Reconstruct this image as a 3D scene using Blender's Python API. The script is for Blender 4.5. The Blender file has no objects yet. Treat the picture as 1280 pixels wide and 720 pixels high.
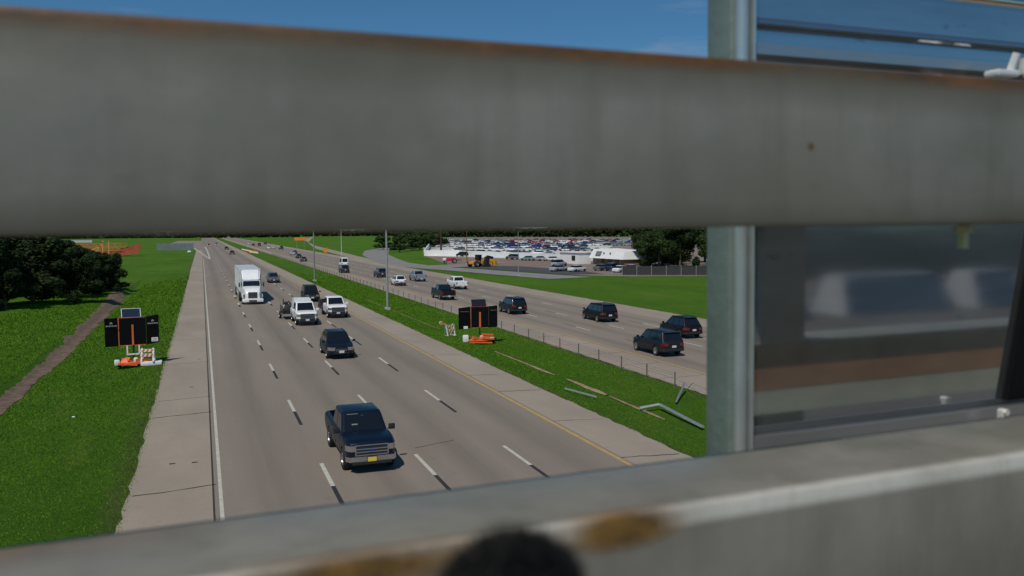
import bpy, bmesh, math, random
import numpy as np
from mathutils import Vector, Matrix, noise as mnoise
random.seed(7); rng = np.random.default_rng(7)
PI = math.pi; R = math.radians
scn = bpy.context.scene
C = scn.collection

# ------------------------------------------------------------------ camera
EYE = 8.70
cam_d = bpy.data.cameras.new('camera'); cam = bpy.data.objects.new('camera', cam_d); C.objects.link(cam)
cam_d.sensor_width = 36; cam_d.lens = 1073 / 1280 * 36
cam_d.clip_start = 0.05; cam_d.clip_end = 9000
pitch = math.atan((360 - 287.3) / 1073)
cam.matrix_world = Matrix.Translation((0, 0, EYE)) @ Matrix.Rotation(R(-19.83), 4, 'Z') @ Matrix.Rotation(PI / 2 - pitch, 4, 'X') @ Matrix.Rotation(R(-0.4), 4, 'Z')
cam_d.dof.use_dof = True; cam_d.dof.focus_distance = 60; cam_d.dof.aperture_fstop = 30.2 / 5.0
scn.camera = cam
scn.render.resolution_x = 1024; scn.render.resolution_y = 576

# ------------------------------------------------------------------ sky, sun, exposure
SUN_EL = 55.0
SH = R(50)                      # shadows run towards +X, turned this much towards +Y
sun_dir = Vector((-math.cos(SH) * math.cos(R(SUN_EL)), -math.sin(SH) * math.cos(R(SUN_EL)), math.sin(R(SUN_EL))))
w = bpy.data.worlds.new('World'); scn.world = w; w.use_nodes = True
nt = w.node_tree; nt.nodes.clear()
out = nt.nodes.new('ShaderNodeOutputWorld'); bg = nt.nodes.new('ShaderNodeBackground')
sky = nt.nodes.new('ShaderNodeTexSky'); sky.sky_type = 'NISHITA'; sky.sun_disc = False
sky.sun_elevation = R(SUN_EL); sky.sun_rotation = math.atan2(sun_dir.x, sun_dir.y)
sky.altitude = 800; sky.air_density = 1.0; sky.dust_density = 0.0; sky.ozone_density = 3.0
tc = nt.nodes.new('ShaderNodeTexCoord'); mp = nt.nodes.new('ShaderNodeMapping'); mp.inputs['Scale'].default_value = (2.2, 2.2, 11)
mp.inputs['Location'].default_value = (0.35, 0.1, 0.62)
nz = nt.nodes.new('ShaderNodeTexNoise'); nz.inputs['Scale'].default_value = 1.3; nz.inputs['Detail'].default_value = 7; nz.inputs['Roughness'].default_value = 0.6
rmp = nt.nodes.new('ShaderNodeMapRange'); rmp.inputs[1].default_value = 0.62; rmp.inputs[2].default_value = 0.9; rmp.inputs[3].default_value = 0; rmp.inputs[4].default_value = 0.6
mx = nt.nodes.new('ShaderNodeMix'); mx.data_type = 'RGBA'; mx.inputs[7].default_value = (5.5, 5.8, 6.2, 1)
L_ = nt.links.new
L_(tc.outputs['Generated'], mp.inputs[0]); L_(mp.outputs[0], nz.inputs['Vector']); L_(nz.outputs['Fac'], rmp.inputs[0])
tint = nt.nodes.new('ShaderNodeMix'); tint.data_type = 'RGBA'; tint.blend_type = 'MULTIPLY'; tint.inputs[0].default_value = 1; tint.inputs[7].default_value = (0.48, 0.86, 1.02, 1)
L_(sky.outputs[0], tint.inputs[6])
L_(rmp.outputs[0], mx.inputs[0]); L_(tint.outputs[2], mx.inputs[6]); L_(mx.outputs[2], bg.inputs[0]); L_(bg.outputs[0], out.inputs[0])
bg.inputs[1].default_value = 0.085
sl = bpy.data.lights.new('sun', 'SUN'); sl.energy = 4.0; sl.angle = R(0.55); sl.color = (1.0, 0.955, 0.88)
so = bpy.data.objects.new('sun', sl); C.objects.link(so); so.rotation_euler = (-sun_dir).to_track_quat('-Z', 'Y').to_euler(); so.location = (-50, -20, 80)
vs = scn.view_settings; vs.view_transform = 'Standard'; vs.look = 'None'; vs.exposure = -0.42; vs.gamma = 1; vs.use_curve_mapping = False
scn.cycles.max_bounces = 8

# ------------------------------------------------------------------ materials
MATS = {}
def nodes(name):
    m = bpy.data.materials.new(name); m.use_nodes = True
    n = m.node_tree.nodes; b = n['Principled BSDF']
    return m, m.node_tree, b
def mat(name, col, rough=0.6, metal=0.0, var=0.0, scale=3.0, bump=0.0, bscale=40.0, coat=0.0, spec=0.5, emit=None):
    """principled with noise variation in colour, roughness and bump"""
    if name in MATS: return MATS[name]
    m, t, b = nodes(name)
    b.inputs['Base Color'].default_value = (*col, 1); b.inputs['Roughness'].default_value = rough; b.inputs['Metallic'].default_value = metal
    b.inputs['Coat Weight'].default_value = coat; b.inputs['Coat Roughness'].default_value = 0.06
    b.inputs['Specular IOR Level'].default_value = spec
    if emit: b.inputs['Emission Color'].default_value = (*emit[0], 1); b.inputs['Emission Strength'].default_value = emit[1]
    tcn = t.nodes.new('ShaderNodeTexCoord')
    if var > 0:
        nz = t.nodes.new('ShaderNodeTexNoise'); nz.inputs['Scale'].default_value = scale; nz.inputs['Detail'].default_value = 6; nz.inputs['Roughness'].default_value = 0.65
        cr = t.nodes.new('ShaderNodeValToRGB'); e = cr.color_ramp.elements
        e[0].position = 0.3; e[1].position = 0.7
        e[0].color = (*[c * (1 - var) for c in col], 1); e[1].color = (*[min(1, c * (1 + var)) for c in col], 1)
        t.links.new(tcn.outputs['Object'], nz.inputs['Vector']); t.links.new(nz.outputs['Fac'], cr.inputs[0]); t.links.new(cr.outputs[0], b.inputs['Base Color'])
    if bump > 0:
        n2 = t.nodes.new('ShaderNodeTexNoise'); n2.inputs['Scale'].default_value = bscale; n2.inputs['Detail'].default_value = 5
        bp = t.nodes.new('ShaderNodeBump'); bp.inputs['Strength'].default_value = bump; bp.inputs['Distance'].default_value = 0.02
        t.links.new(tcn.outputs['Object'], n2.inputs['Vector']); t.links.new(n2.outputs['Fac'], bp.inputs['Height']); t.links.new(bp.outputs[0], b.inputs['Normal'])
    MATS[name] = m; return m
class NB:
    """tiny node builder for the larger surfaces"""
    def __init__(s, name): s.m, s.t, s.b = nodes(name); s.tc = s.t.nodes.new('ShaderNodeTexCoord'); s.obj = s.tc.outputs['Object']
    def link(s, a, b): s.t.links.new(a, b)
    def sep(s):
        n = s.t.nodes.new('ShaderNodeSeparateXYZ'); s.link(s.obj, n.inputs[0]); return n.outputs
    def noise(s, scale, detail=5, rough=0.6, stretch=None, loc=None):
        n = s.t.nodes.new('ShaderNodeTexNoise'); n.inputs['Scale'].default_value = scale; n.inputs['Detail'].default_value = detail; n.inputs['Roughness'].default_value = rough
        v = s.obj
        if stretch or loc:
            m = s.t.nodes.new('ShaderNodeMapping'); m.inputs['Scale'].default_value = stretch or (1, 1, 1); m.inputs['Location'].default_value = loc or (0, 0, 0)
            s.link(v, m.inputs[0]); v = m.outputs[0]
        s.link(v, n.inputs['Vector']); return n.outputs['Fac']
    def ramp(s, v, lo, hi, a=0.0, b=1.0):
        n = s.t.nodes.new('ShaderNodeMapRange'); n.inputs[1].default_value = lo; n.inputs[2].default_value = hi; n.inputs[3].default_value = a; n.inputs[4].default_value = b
        n.clamp = True; s.link(v, n.inputs[0]); return n.outputs[0]
    def math(s, op, a, b=None):
        n = s.t.nodes.new('ShaderNodeMath'); n.operation = op
        for i, v in enumerate((a, b)):
            if v is None: continue
            if isinstance(v, (int, float)): n.inputs[i].default_value = v
            else: s.link(v, n.inputs[i])
        return n.outputs[0]
    def mix(s, f, a, b):
        n = s.t.nodes.new('ShaderNodeMix'); n.data_type = 'RGBA'
        if isinstance(f, (int, float)): n.inputs[0].default_value = f
        else: s.link(f, n.inputs[0])
        for i, v in ((6, a), (7, b)):
            if isinstance(v, tuple): n.inputs[i].default_value = (*v, 1)
            else: s.link(v, n.inputs[i])
        return n.outputs[2]
    def color(s, c): s.link(c, s.b.inputs['Base Color'])
    def rough(s, v):
        if isinstance(v, (int, float)): s.b.inputs['Roughness'].default_value = v
        else: s.link(v, s.b.inputs['Roughness'])
    def bump(s, h, st=0.3, dist=0.02):
        n = s.t.nodes.new('ShaderNodeBump'); n.inputs['Strength'].default_value = st; n.inputs['Distance'].default_value = dist
        s.link(h, n.inputs['Height']); s.link(n.outputs[0], s.b.inputs['Normal'])
def bandsum(nb, x, centres, wd):
    tot = None
    for c in centres:
        d = nb.math('ABSOLUTE', nb.math('SUBTRACT', x, c)); v = nb.ramp(d, 0, wd, 1, 0)
        tot = v if tot is None else nb.math('MAXIMUM', tot, v)
    return tot

def road_material(name, lanes, base):
    nb = NB(name); x = nb.sep()[0]
    n1 = nb.noise(0.35, 4, 0.6, (1, 0.12, 1)); n2 = nb.noise(9, 6, 0.7); n3 = nb.noise(1.4, 4, 0.55, (1, 0.035, 1))
    c = nb.mix(nb.ramp(n1, 0.3, 0.7), tuple(v * 0.88 for v in base), tuple(v * 1.1 for v in base))
    c = nb.mix(nb.math('MULTIPLY', nb.ramp(n2, 0.35, 0.75), 0.35), c, tuple(v * 0.72 for v in base))
    oil = nb.math('MULTIPLY', bandsum(nb, x, lanes, 1.0), nb.ramp(n3, 0.25, 0.75, 0.2, 0.85))
    c = nb.mix(oil, c, tuple(v * 0.62 for v in base))
    st = nb.noise(0.8, 6, 0.7, loc=(3, 8, 1)); c = nb.mix(nb.math('MULTIPLY', nb.ramp(st, 0.62, 0.72), 0.25), c, tuple(v * 0.5 for v in base))
    nb.color(c); nb.rough(0.85); nb.bump(n2, 0.25, 0.01); return nb.m
M_ROAD_L = road_material('concrete_road_inbound', [2.1, 5.8, 9.4, 13.0], (0.240, 0.196, 0.152))
M_ROAD_R = road_material('concrete_road_outbound', [31.6, 35.0, 38.5, 42.2], (0.248, 0.201, 0.156))
def shoulder_mat(name, base):
    nb = NB(name); y = nb.sep()[1]
    n1 = nb.noise(0.25, 5, 0.6, (1, 0.4, 1)); n2 = nb.noise(14, 6, 0.7)
    c = nb.mix(nb.ramp(n1, 0.3, 0.7), tuple(v * 0.85 for v in base), tuple(v * 1.12 for v in base))
    c = nb.mix(nb.math('MULTIPLY', nb.ramp(n2, 0.4, 0.75), 0.4), c, tuple(v * 0.65 for v in base))
    # slab joints every 4.6 m
    n3 = nb.noise(3.0, 4, 0.6, loc=(2, 2, 2)); c = nb.mix(nb.math('MULTIPLY', nb.ramp(n3, 0.6, 0.75), 0.3), c, tuple(v * 0.55 for v in base))
    fr = nb.math('FRACT', nb.math('DIVIDE', nb.math('ADD', y, 1000.0), 4.6)); j = nb.ramp(fr, 0.0, 0.012, 1, 0)
    c = nb.mix(nb.math('MULTIPLY', j, 0.35), c, tuple(v * 0.4 for v in base))
    nb.color(c); nb.rough(0.9); nb.bump(n2, 0.3, 0.01); return nb.m
M_SHOULDER = shoulder_mat('shoulder_concrete', (0.325, 0.268, 0.205))
M_SHOULDER_R = shoulder_mat('shoulder_concrete_outbound', (0.315, 0.255, 0.192))
def grass_ground():
    nb = NB('grass_ground'); x = nb.sep()[0]
    n1 = nb.noise(0.06, 6, 0.65, (1, 0.5, 1)); n2 = nb.noise(1.1, 8, 0.75); n3 = nb.noise(0.5, 5, 0.6, (1, 0.25, 1), (4, 4, 0)); n4 = nb.noise(16, 6, 0.7)
    c = nb.mix(nb.ramp(n1, 0.3, 0.7), (0.040, 0.112, 0.005), (0.090, 0.178, 0.012))
    c = nb.mix(nb.math('MULTIPLY', nb.ramp(n2, 0.45, 0.7), 0.5), c, (0.024, 0.085, 0.004))
    c = nb.mix(nb.math('MULTIPLY', nb.ramp(n4, 0.4, 0.7), 0.5), c, (0.075, 0.165, 0.010))
    c = nb.mix(nb.math('MULTIPLY', nb.ramp(n3, 0.52, 0.72), 0.55), c, (0.13, 0.17, 0.03))
    # worn, dry margin beside the paved edges
    e = bandsum(nb, x, [-2.6, 17.3, 26.1, 48.5], 0.9)
    c = nb.mix(nb.math('MULTIPLY', e, nb.ramp(n2, 0.3, 0.6, 0.2, 0.75)), c, (0.10, 0.085, 0.04))
    nb.color(c); nb.rough(0.95); nb.b.inputs['Specular IOR Level'].default_value = 0.1; nb.bump(nb.noise(2.5, 9, 0.8), 1.0, 0.25); return nb.m
M_GRASS = grass_ground()
def leafish(name, a, b, transl=0.0):
    nb = NB(name); g = nb.t.nodes.new('ShaderNodeNewGeometry'); c = nb.mix(g.outputs['Random Per Island'], a, b)
    n = nb.noise(0.5, 3); c = nb.mix(nb.math('MULTIPLY', nb.ramp(n, 0.4, 0.65), 0.5), c, a)
    nb.color(c); nb.rough(0.7); nb.b.inputs['Specular IOR Level'].default_value = 0.15
    return nb.m
def blade_mat():
    nb = NB('grass_blades'); g = nb.t.nodes.new('ShaderNodeNewGeometry')
    c = nb.mix(g.outputs['Random Per Island'], (0.042, 0.125, 0.004), (0.120, 0.25, 0.012))
    p1 = nb.noise(0.22, 5, 0.65, (1, .35, 1)); p2 = nb.noise(0.9, 5, 0.7, (1, .5, 1), (9, 2, 0)); p3 = nb.noise(0.5, 6, 0.7, (1, .2, 1), (4, 7, 0))
    c = nb.mix(nb.math('MULTIPLY', nb.ramp(p1, .45, .7), .6), c, (0.135, 0.26, 0.018))
    c = nb.mix(nb.math('MULTIPLY', nb.ramp(p2, .5, .72), .65), c, (0.022, 0.075, 0.004))
    c = nb.mix(nb.math('MULTIPLY', nb.ramp(p3, .60, .76), .6), c, (0.20, 0.21, 0.05))
    nb.color(c); nb.rough(.7); nb.b.inputs['Specular IOR Level'].default_value = .12; return nb.m
M_BLADE = blade_mat()
M_LEAF = leafish('leaves_dark', (0.008, 0.018, 0.005), (0.032, 0.055, 0.012))
M_LEAF2 = leafish('leaves_mid', (0.016, 0.034, 0.009), (0.055, 0.088, 0.02))
M_BARK = mat('bark', (0.09, 0.065, 0.045), 0.9, var=0.4, scale=5, bump=0.5, bscale=12)
M_WHITE = mat('white_road_paint', (0.50, 0.47, 0.39), 0.7, var=0.18, scale=4)
M_BLACKP = mat('black_contrast_paint', (0.025, 0.024, 0.022), 0.7, var=0.3, scale=6)
M_YELLOW = mat('yellow_road_paint', (0.43, 0.29, 0.10), 0.7, var=0.2, scale=4)
M_CRACK = mat('tar_joint', (0.035, 0.03, 0.026), 0.9)
M_DIRT = mat('brown_dirt', (0.135, 0.09, 0.058), 0.95, var=0.45, scale=1.8, bump=0.8, bscale=8)
M_PALEDIRT = mat('pale_dirt', (0.30, 0.22, 0.12), 0.95, var=0.4, scale=2.5)
M_TAN = mat('lot_gravel', (0.21, 0.165, 0.13), 0.95, var=0.25, scale=0.15)
M_PALE = mat('pale_gravel', (0.52, 0.50, 0.46), 0.95, var=0.2, scale=0.2)
M_REDGR = mat('red_brown_gravel', (0.22, 0.145, 0.105), 0.95, var=0.25, scale=0.3)
M_ASPH = mat('dark_asphalt', (0.06, 0.058, 0.06), 0.9, var=0.25, scale=0.4)
M_ASPH2 = mat('grey_asphalt', (0.22, 0.205, 0.19), 0.9, var=0.2, scale=0.3)
M_TYRE = mat('tyre_rubber', (0.015, 0.015, 0.015), 0.8, var=0.3)
M_RIM = mat('alloy', (0.55, 0.55, 0.57), 0.3, 0.9)
M_CHROME = mat('chrome', (0.62, 0.63, 0.66), 0.16, 1.0)
M_TRIM = mat('black_trim', (0.018, 0.018, 0.02), 0.5)
M_GLASS = mat('dark_car_glass', (0.008, 0.010, 0.012), 0.05, spec=0.8)
M_LAMP = mat('headlight_lens', (0.5, 0.5, 0.52), 0.12, 0.85, coat=1)
M_AMBER = mat('amber_lens', (0.6, 0.18, 0.02), 0.15, coat=1)
M_RED = mat('tail_lens', (0.16, 0.007, 0.012), 0.12, coat=1)
M_PLATE = mat('number_plate', (0.62, 0.62, 0.6), 0.5)
M_PLATEY = mat('yellow_number_plate', (0.75, 0.55, 0.08), 0.5)
M_GALV = mat('galvanised_steel', (0.42, 0.43, 0.43), 0.45, 0.55, var=0.15, scale=6)
M_ORANGE = mat('orange_paint', (0.75, 0.13, 0.03), 0.5, var=0.2, scale=3)
M_WPLASTIC = mat('white_plastic', (0.78, 0.76, 0.72), 0.5, var=0.08)
M_BLACK = mat('matt_black', (0.004, 0.004, 0.0045), 0.5, spec=0.15)
M_SOLAR = mat('solar_cells', (0.018, 0.024, 0.045), 0.15, coat=0.6)
M_WPAINT = mat('white_wall_paint', (0.80, 0.79, 0.76), 0.6, var=0.06, scale=0.5)
M_POLE = mat('grey_pole', (0.36, 0.37, 0.36), 0.5, 0.3, var=0.1)
def paint(name, col, metal=0.25):
    dk = max(col) < .05
    return mat(name, col, 0.38, metal * .5 if dk else metal, var=0.06, scale=2, coat=0.12 if dk else .4, spec=.3 if dk else .5)

# ------------------------------------------------------------------ mesh helpers
class MB:
    def __init__(s): s.v = []; s.f = []; s.mi = []
    def add(s, vs, fs, mi=0):
        o = len(s.v); s.v += [tuple(v) for v in vs]; s.f += [tuple(i + o for i in f) for f in fs]; s.mi += [mi] * len(fs)
    def box(s, c, d, mi=0, rot=None, bev=0.0):
        x, y, z = d[0] / 2, d[1] / 2, d[2] / 2
        if bev > 0:
            bm = bmesh.new(); bmesh.ops.create_cube(bm, size=1); bmesh.ops.scale(bm, vec=d, verts=bm.verts)
            bmesh.ops.bevel(bm, geom=bm.edges[:], offset=bev, segments=2, affect='EDGES', profile=0.6)
            vs = [v.co.copy() for v in bm.verts]; fs = [[v.index for v in f.verts] for f in bm.faces]; bm.free()
        else:
            vs = [Vector(p) for p in ((-x, -y, -z), (x, -y, -z), (x, y, -z), (-x, y, -z), (-x, -y, z), (x, -y, z), (x, y, z), (-x, y, z))]
            fs = [(0, 3, 2, 1), (4, 5, 6, 7), (0, 1, 5, 4), (1, 2, 6, 5), (2, 3, 7, 6), (3, 0, 4, 7)]
        if rot is not None: vs = [rot @ v for v in vs]
        s.add([v + Vector(c) for v in vs], fs, mi); return s
    def bar(s, a, b, r, mi=0, n=8, r2=None, cap=True):
        a, b = Vector(a), Vector(b); d = (b - a).normalized(); q = d.to_track_quat('Z', 'Y'); r2 = r if r2 is None else r2
        vs = []
        for p, rr in ((a, r), (b, r2)):
            for k in range(n): vs.append(p + q @ Vector((rr * math.cos(2 * PI * k / n), rr * math.sin(2 * PI * k / n), 0)))
        fs = [(k, (k + 1) % n, n + (k + 1) % n, n + k) for k in range(n)]
        if cap: fs += [tuple(range(n - 1, -1, -1)), tuple(range(n, 2 * n))]
        s.add(vs, fs, mi); return s
    def beam(s, a, b, wx, wz, mi=0):
        a, b = Vector(a), Vector(b); d = b - a; q = d.to_track_quat('Y', 'Z').to_matrix()
        s.box((a + b) / 2, (wx, d.length, wz), mi, q); return s
    def prism(s, pts, z0, z1, mi=0):
        n = len(pts); vs = [(x, y, z0) for x, y in pts] + [(x, y, z1) for x, y in pts]
        s.add(vs, [tuple(range(n - 1, -1, -1)), tuple(range(n, 2 * n))] + [(k, (k + 1) % n, n + (k + 1) % n, n + k) for k in range(n)], mi); return s
    def hexa(s, p, mi=0):   # 8 points, bottom four then top four
        s.add(p, [(0, 3, 2, 1), (4, 5, 6, 7), (0, 1, 5, 4), (1, 2, 6, 5), (2, 3, 7, 6), (3, 0, 4, 7)], mi); return s
    def ring(s, prof, c, axis='X', n=24, mi=0):   # lathe profile [(r, h)] closed, around axis
        m = len(prof); vs = []
        for k in range(n):
            a = 2 * PI * k / n
            for r, h in prof:
                p = (h, r * math.cos(a), r * math.sin(a)) if axis == 'X' else (r * math.cos(a), r * math.sin(a), h)
                vs.append((p[0] + c[0], p[1] + c[1], p[2] + c[2]))
        fs = [(k * m + j, k * m + (j + 1) % m, ((k + 1) % n) * m + (j + 1) % m, ((k + 1) % n) * m + j) for k in range(n) for j in range(m)]
        s.add(vs, fs, mi); return s
    def build(s, name, mats, parent=None, smooth=None, recalc=True, loc=None, cut=None):
        me = bpy.data.meshes.new(name); me.from_pydata(s.v, [], s.f)
        mats = mats if isinstance(mats, (list, tuple)) else [mats]
        for m in mats: me.materials.append(m)
        if len(mats) > 1: me.polygons.foreach_set('material_index', s.mi)
        if recalc:
            bm = bmesh.new(); bm.from_mesh(me); bmesh.ops.recalc_face_normals(bm, faces=bm.faces[:]); bm.to_mesh(me); bm.free()
        if cut is not None: me = boolean(me, cut, name)
        if smooth is not None:
            me.polygons.foreach_set('use_smooth', [True] * len(me.polygons)); me.set_sharp_from_angle(angle=R(smooth))
        me.update()
        o = bpy.data.objects.new(name, me); C.objects.link(o)
        if parent is not None: o.parent = parent
        if loc is not None: o.location = loc
        return o
def boolean(me, cutb, name):
    a = bpy.data.objects.new('tmp', me); C.objects.link(a)
    cm = bpy.data.meshes.new('cut'); cm.from_pydata(cutb.v, [], cutb.f)
    bm = bmesh.new(); bm.from_mesh(cm); bmesh.ops.recalc_face_normals(bm, faces=bm.faces[:]); bm.to_mesh(cm); bm.free()
    b = bpy.data.objects.new('cut', cm); C.objects.link(b)
    md = a.modifiers.new('b', 'BOOLEAN'); md.operation = 'DIFFERENCE'; md.object = b; md.solver = 'EXACT'
    dg = bpy.context.evaluated_depsgraph_get(); dg.update()
    new = bpy.data.meshes.new_from_object(a.evaluated_get(dg)); new.name = name
    bpy.data.objects.remove(a); bpy.data.objects.remove(b)
    return new
def tag(o, label=None, cat=None, group=None, kind=None):
    if label: o['label'] = label
    if cat: o['category'] = cat
    if group: o['group'] = group
    if kind: o['kind'] = kind
    return o
def thing(name, label, cat, loc=(0, 0, 0), rz=0, group=None):
    o = bpy.data.objects.new(name, None); C.objects.link(o); o.location = loc; o.rotation_euler = (0, 0, rz); o.empty_display_size = 0.2
    return tag(o, label, cat, group)
def copy_tree(o, parent=None):
    c = o.copy(); C.objects.link(c); c.parent = parent
    for ch in list(o.children): copy_tree(ch, c)
    return c
def struct(o): o['kind'] = 'structure'; return o

# ------------------------------------------------------------------ terrain
KX = [-4000, -300, -60, -20, -11.7, -10.9, -10.2, -9.2, -2.5, -2.0, 16.8, 17.3, 21.3, 24.2, 26.1, 26.6, 47.5, 48.5, 56, 70, 4000]
KZ = [2, 0.8, 0.5, 0.0, -0.45, -0.85, -0.85, -0.5, 0.02, -0.06, -0.06, 0.02, -0.72, -0.6, -0.57, -0.66, -0.66, -0.57, -0.62, -0.6, -0.6]
def hz(x, y=0):
    v = float(np.interp(x, KX, KZ))
    if y > 165 and -20 < x < -2.5: v = -0.35 * min(1, (y - 165) / 15) * math.sin(PI * (x + 20) / 17.5) * .6 + max(0, 1 - (y - 165) / 15) * v
    return v
xs = sorted(set(KX + [-2000, -1000, -600, -150, -100, -40, -30, -15, 5, 35, 100, 150, 250, 400, 700, 1200, 2000]))
ys = [-400, -100, -30, 0, 15, 30, 60, 100, 150, 165, 180, 200, 300, 450, 700, 1000, 1500, 2200, 4500]
b = MB(); nx = len(xs)
b.v = [(x, y, hz(x, y)) for y in ys for x in xs]
b.f = [(j * nx + i, j * nx + i + 1, (j + 1) * nx + i + 1, (j + 1) * nx + i) for j in range(len(ys) - 1) for i in range(nx - 1)]; b.mi = [0] * len(b.f)
struct(b.build('ground', M_GRASS, recalc=False))

def strip(name, pts_l, pts_r, z, m, n=1):
    """road sheet between two edge polylines, given as [(x, y)] pairs"""
    b = MB(); k = len(pts_l); b.v = []
    for (a, c) in zip(pts_l, pts_r): b.v += [(a[0], a[1], z), (c[0], c[1], z)]
    b.f = [(2 * i, 2 * i + 1, 2 * i + 3, 2 * i + 2) for i in range(k - 1)]; b.mi = [0] * (k - 1)
    return struct(b.build(name, m, recalc=False))
def rect(x0, x1, y0, y1, z, name, m): return strip(name, [(x0, y0), (x0, y1)], [(x1, y0), (x1, y1)], z, m)
Z0, ZR = 0.02, -0.56
rect(0.1, 14.85, -30, 1600, Z0, 'road', M_ROAD_L)
def ragged(x0, side, y0, y1, amp=0.08, step=0.7):
    out_ = []; y = y0
    while y < y1:
        out_.append((x0 + side * amp * random.uniform(-1, 1), y)); y += step if y < 130 else 12
    out_.append((x0, y1)); return out_
le = ragged(-2.55, 1, -30, 500); strip('road_shoulder', le, [(0.1, p[1]) for p in le], Z0, M_SHOULDER)
ri = ragged(17.3, 1, -30, 1600); strip('road_shoulder', [(14.85, p[1]) for p in ri], ri, Z0, M_SHOULDER)
rect(29.7, 44.4, -30, 1600, ZR, 'road', M_ROAD_R)
ri = ragged(26.2, 1, -30, 1600); strip('road_shoulder', ri, [(29.7, p[1]) for p in ri], ZR, M_SHOULDER_R)
ri = ragged(48.4, 1, -30, 1600); strip('road_shoulder', [(44.4, p[1]) for p in ri], ri, ZR, M_SHOULDER_R)
# ramp that joins from the left, beyond the gore
strip('ramp_road', [(-2.4, 440), (-5.5, 500), (-16, 590), (-60, 740), (-220, 980)], [(0.3, 440), (0.3, 560), (0.2, 760), (0.2, 900), (-180, 1100)], Z0 + 0.012, M_ROAD_L)
# ramp and exit on the right
strip('ramp_road', [(48.2, 215), (48.2, 300), (58, 480), (80, 700), (130, 1100)], [(48.6, 215), (53, 300), (67, 540), (111, 1048), (180, 1500)], ZR + 0.01, M_SHOULDER_R)
FR = [(66, 150, 5.0), (62, 168, 4.6), (58, 190, 4.2), (53.0, 212, 4.0), (51.6, 240, 4.2), (55.5, 275, 4.6), (63, 330, 5.2), (77, 400, 6), (104, 480, 7), (150, 590, 9), (215, 760, 12), (290, 960, 15)]
strip('ramp_road', [(x - w_, y - (w_ * .2)) for x, y, w_ in FR], [(x + w_, y + (w_ * .2)) for x, y, w_ in FR], ZR + 0.02, M_ASPH2)
strip('ramp_road', [(53, 205), (66, 210), (82, 232)], [(55, 222), (67, 222), (80, 246)], ZR + 0.03, M_ASPH2)
# lot surfaces
def poly(name, pts, z, m):
    b = MB(); b.add([(x, y, z) for x, y in pts], [tuple(range(len(pts)))]); return struct(b.build(name, m, recalc=False))
poly('lot_ground', [(64, 232), (60, 212), (72, 158), (79, 150), (96, 143), (130, 175), (560, 700), (440, 1100), (280, 1100), (138, 560), (76, 305)], ZR - 0.006, M_TAN)
poly('lot_ground', [(76.5, 306), (94, 262), (104, 226), (118, 236), (160, 330), (215, 430), (290, 640), (210, 760), (143, 578)], ZR + 0.004, M_PALE)
poly('lot_ground', [(65, 240), (62, 214), (76, 204), (90, 200), (104, 222), (94, 260), (76, 303)], ZR + 0.004, M_REDGR)
poly('lot_ground', [(61, 208), (70, 162), (78, 160), (80, 178), (76, 205), (68, 214)], ZR + 0.016, M_ASPH)

# painted markings
def marks(name, m, rects, z):
    b = MB()
    for x0, x1, y0, y1 in rects: b.add([(x0, y0, z), (x1, y0, z), (x1, y1, z), (x0, y1, z)], [(0, 1, 2, 3)])
    return struct(b.build(name, m, recalc=False))
zl, zr = Z0 + 0.006, ZR + 0.006
marks('edge_line', M_WHITE, [(0.29, 0.41, y, y + 10) for y in range(-30, 290, 10)], zl)
marks('edge_line', M_YELLOW, [(14.52, 14.70, y, y + 10) for y in range(-30, 900, 10)], zl)
marks('edge_line', M_YELLOW, [(29.9, 30.08, y, y + 10) for y in range(-30, 900, 10)], zr)
P0 = 6.3
wt, bk = [], []
for lx in (3.97, 7.57, 11.2):
    for k in range(0, 42):
        y = P0 + 12.95 * k; wd = 0.075 if k < 8 else 0.1
        wt.append((lx - wd, lx + wd, y - 3.05, y)); bk.append((lx - wd, lx + wd, y - 6.1, y - 3.05))
marks('lane_marking', M_WHITE, wt, zl); marks('contrast_marking', M_BLACKP, bk, zl)
wt = []; bk = []
for lx in (33.3, 36.8, 40.5):
    for k in range(0, 30):
        y = 8.0 + 13.3 * k; wt.append((lx - .08, lx + .08, y - 3.2, y)); bk.append((lx - .06, lx + .06, y + 0.0, y + 3))
marks('lane_marking', M_WHITE, wt, zr); marks('contrast_marking', mat('worn_joint', (0.10, 0.085, 0.07), 0.9), bk, zr)
strip('gore_marking', [(2.0, 292), (-1.4, 400), (-5.4, 520)], [(2.5, 292), (-0.6, 400), (-4.3, 520)], Z0 + 0.022, mat('worn_white', (0.42, 0.40, 0.36), 0.8, var=0.2, scale=0.2))
strip('gore_marking', [(2.1, 292), (2.0, 400), (1.4, 540)], [(2.6, 292), (2.7, 400), (2.2, 540)], Z0 + 0.026, mat('worn_white', (0.42, 0.40, 0.36), 0.8))
# joints, cracks
b = MB()
def crack(x0, y0, x1, y1, wd, z, amp=0.06):
    n = max(4, int(math.hypot(x1 - x0, y1 - y0) / 0.35)); pv = None
    for i in range(n + 1):
        t = i / n; x = x0 + (x1 - x0) * t; y = y0 + (y1 - y0) * t + random.uniform(-amp, amp); ww = wd * random.uniform(0.4, 1.2) / 2
        cur = [(x, y - ww, z), (x, y + ww, z)]
        if pv: b.add(pv + cur, [(0, 2, 3, 1)])
        pv = cur
for y in (30.6, 43.3, 47.5, 60.5, 74, 87, 104, 121, 171): crack(-2.4, y - .25, 0.22, y + .2, 0.09 if y in (30.6, 43.3, 171) else 0.05, zl)
for y in (28.6, 35.3, 43.0, 48.5, 57.5, 70, 84): crack(14.8, y + .3, 17.1, y - .1, 0.08 if y in (28.6, 43.0) else 0.04, zl)
crack(0.5, 171, 14.4, 169, 0.12, zl); crack(7.8, 33.2, 9.6, 33.8, 0.05, zl)
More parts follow.
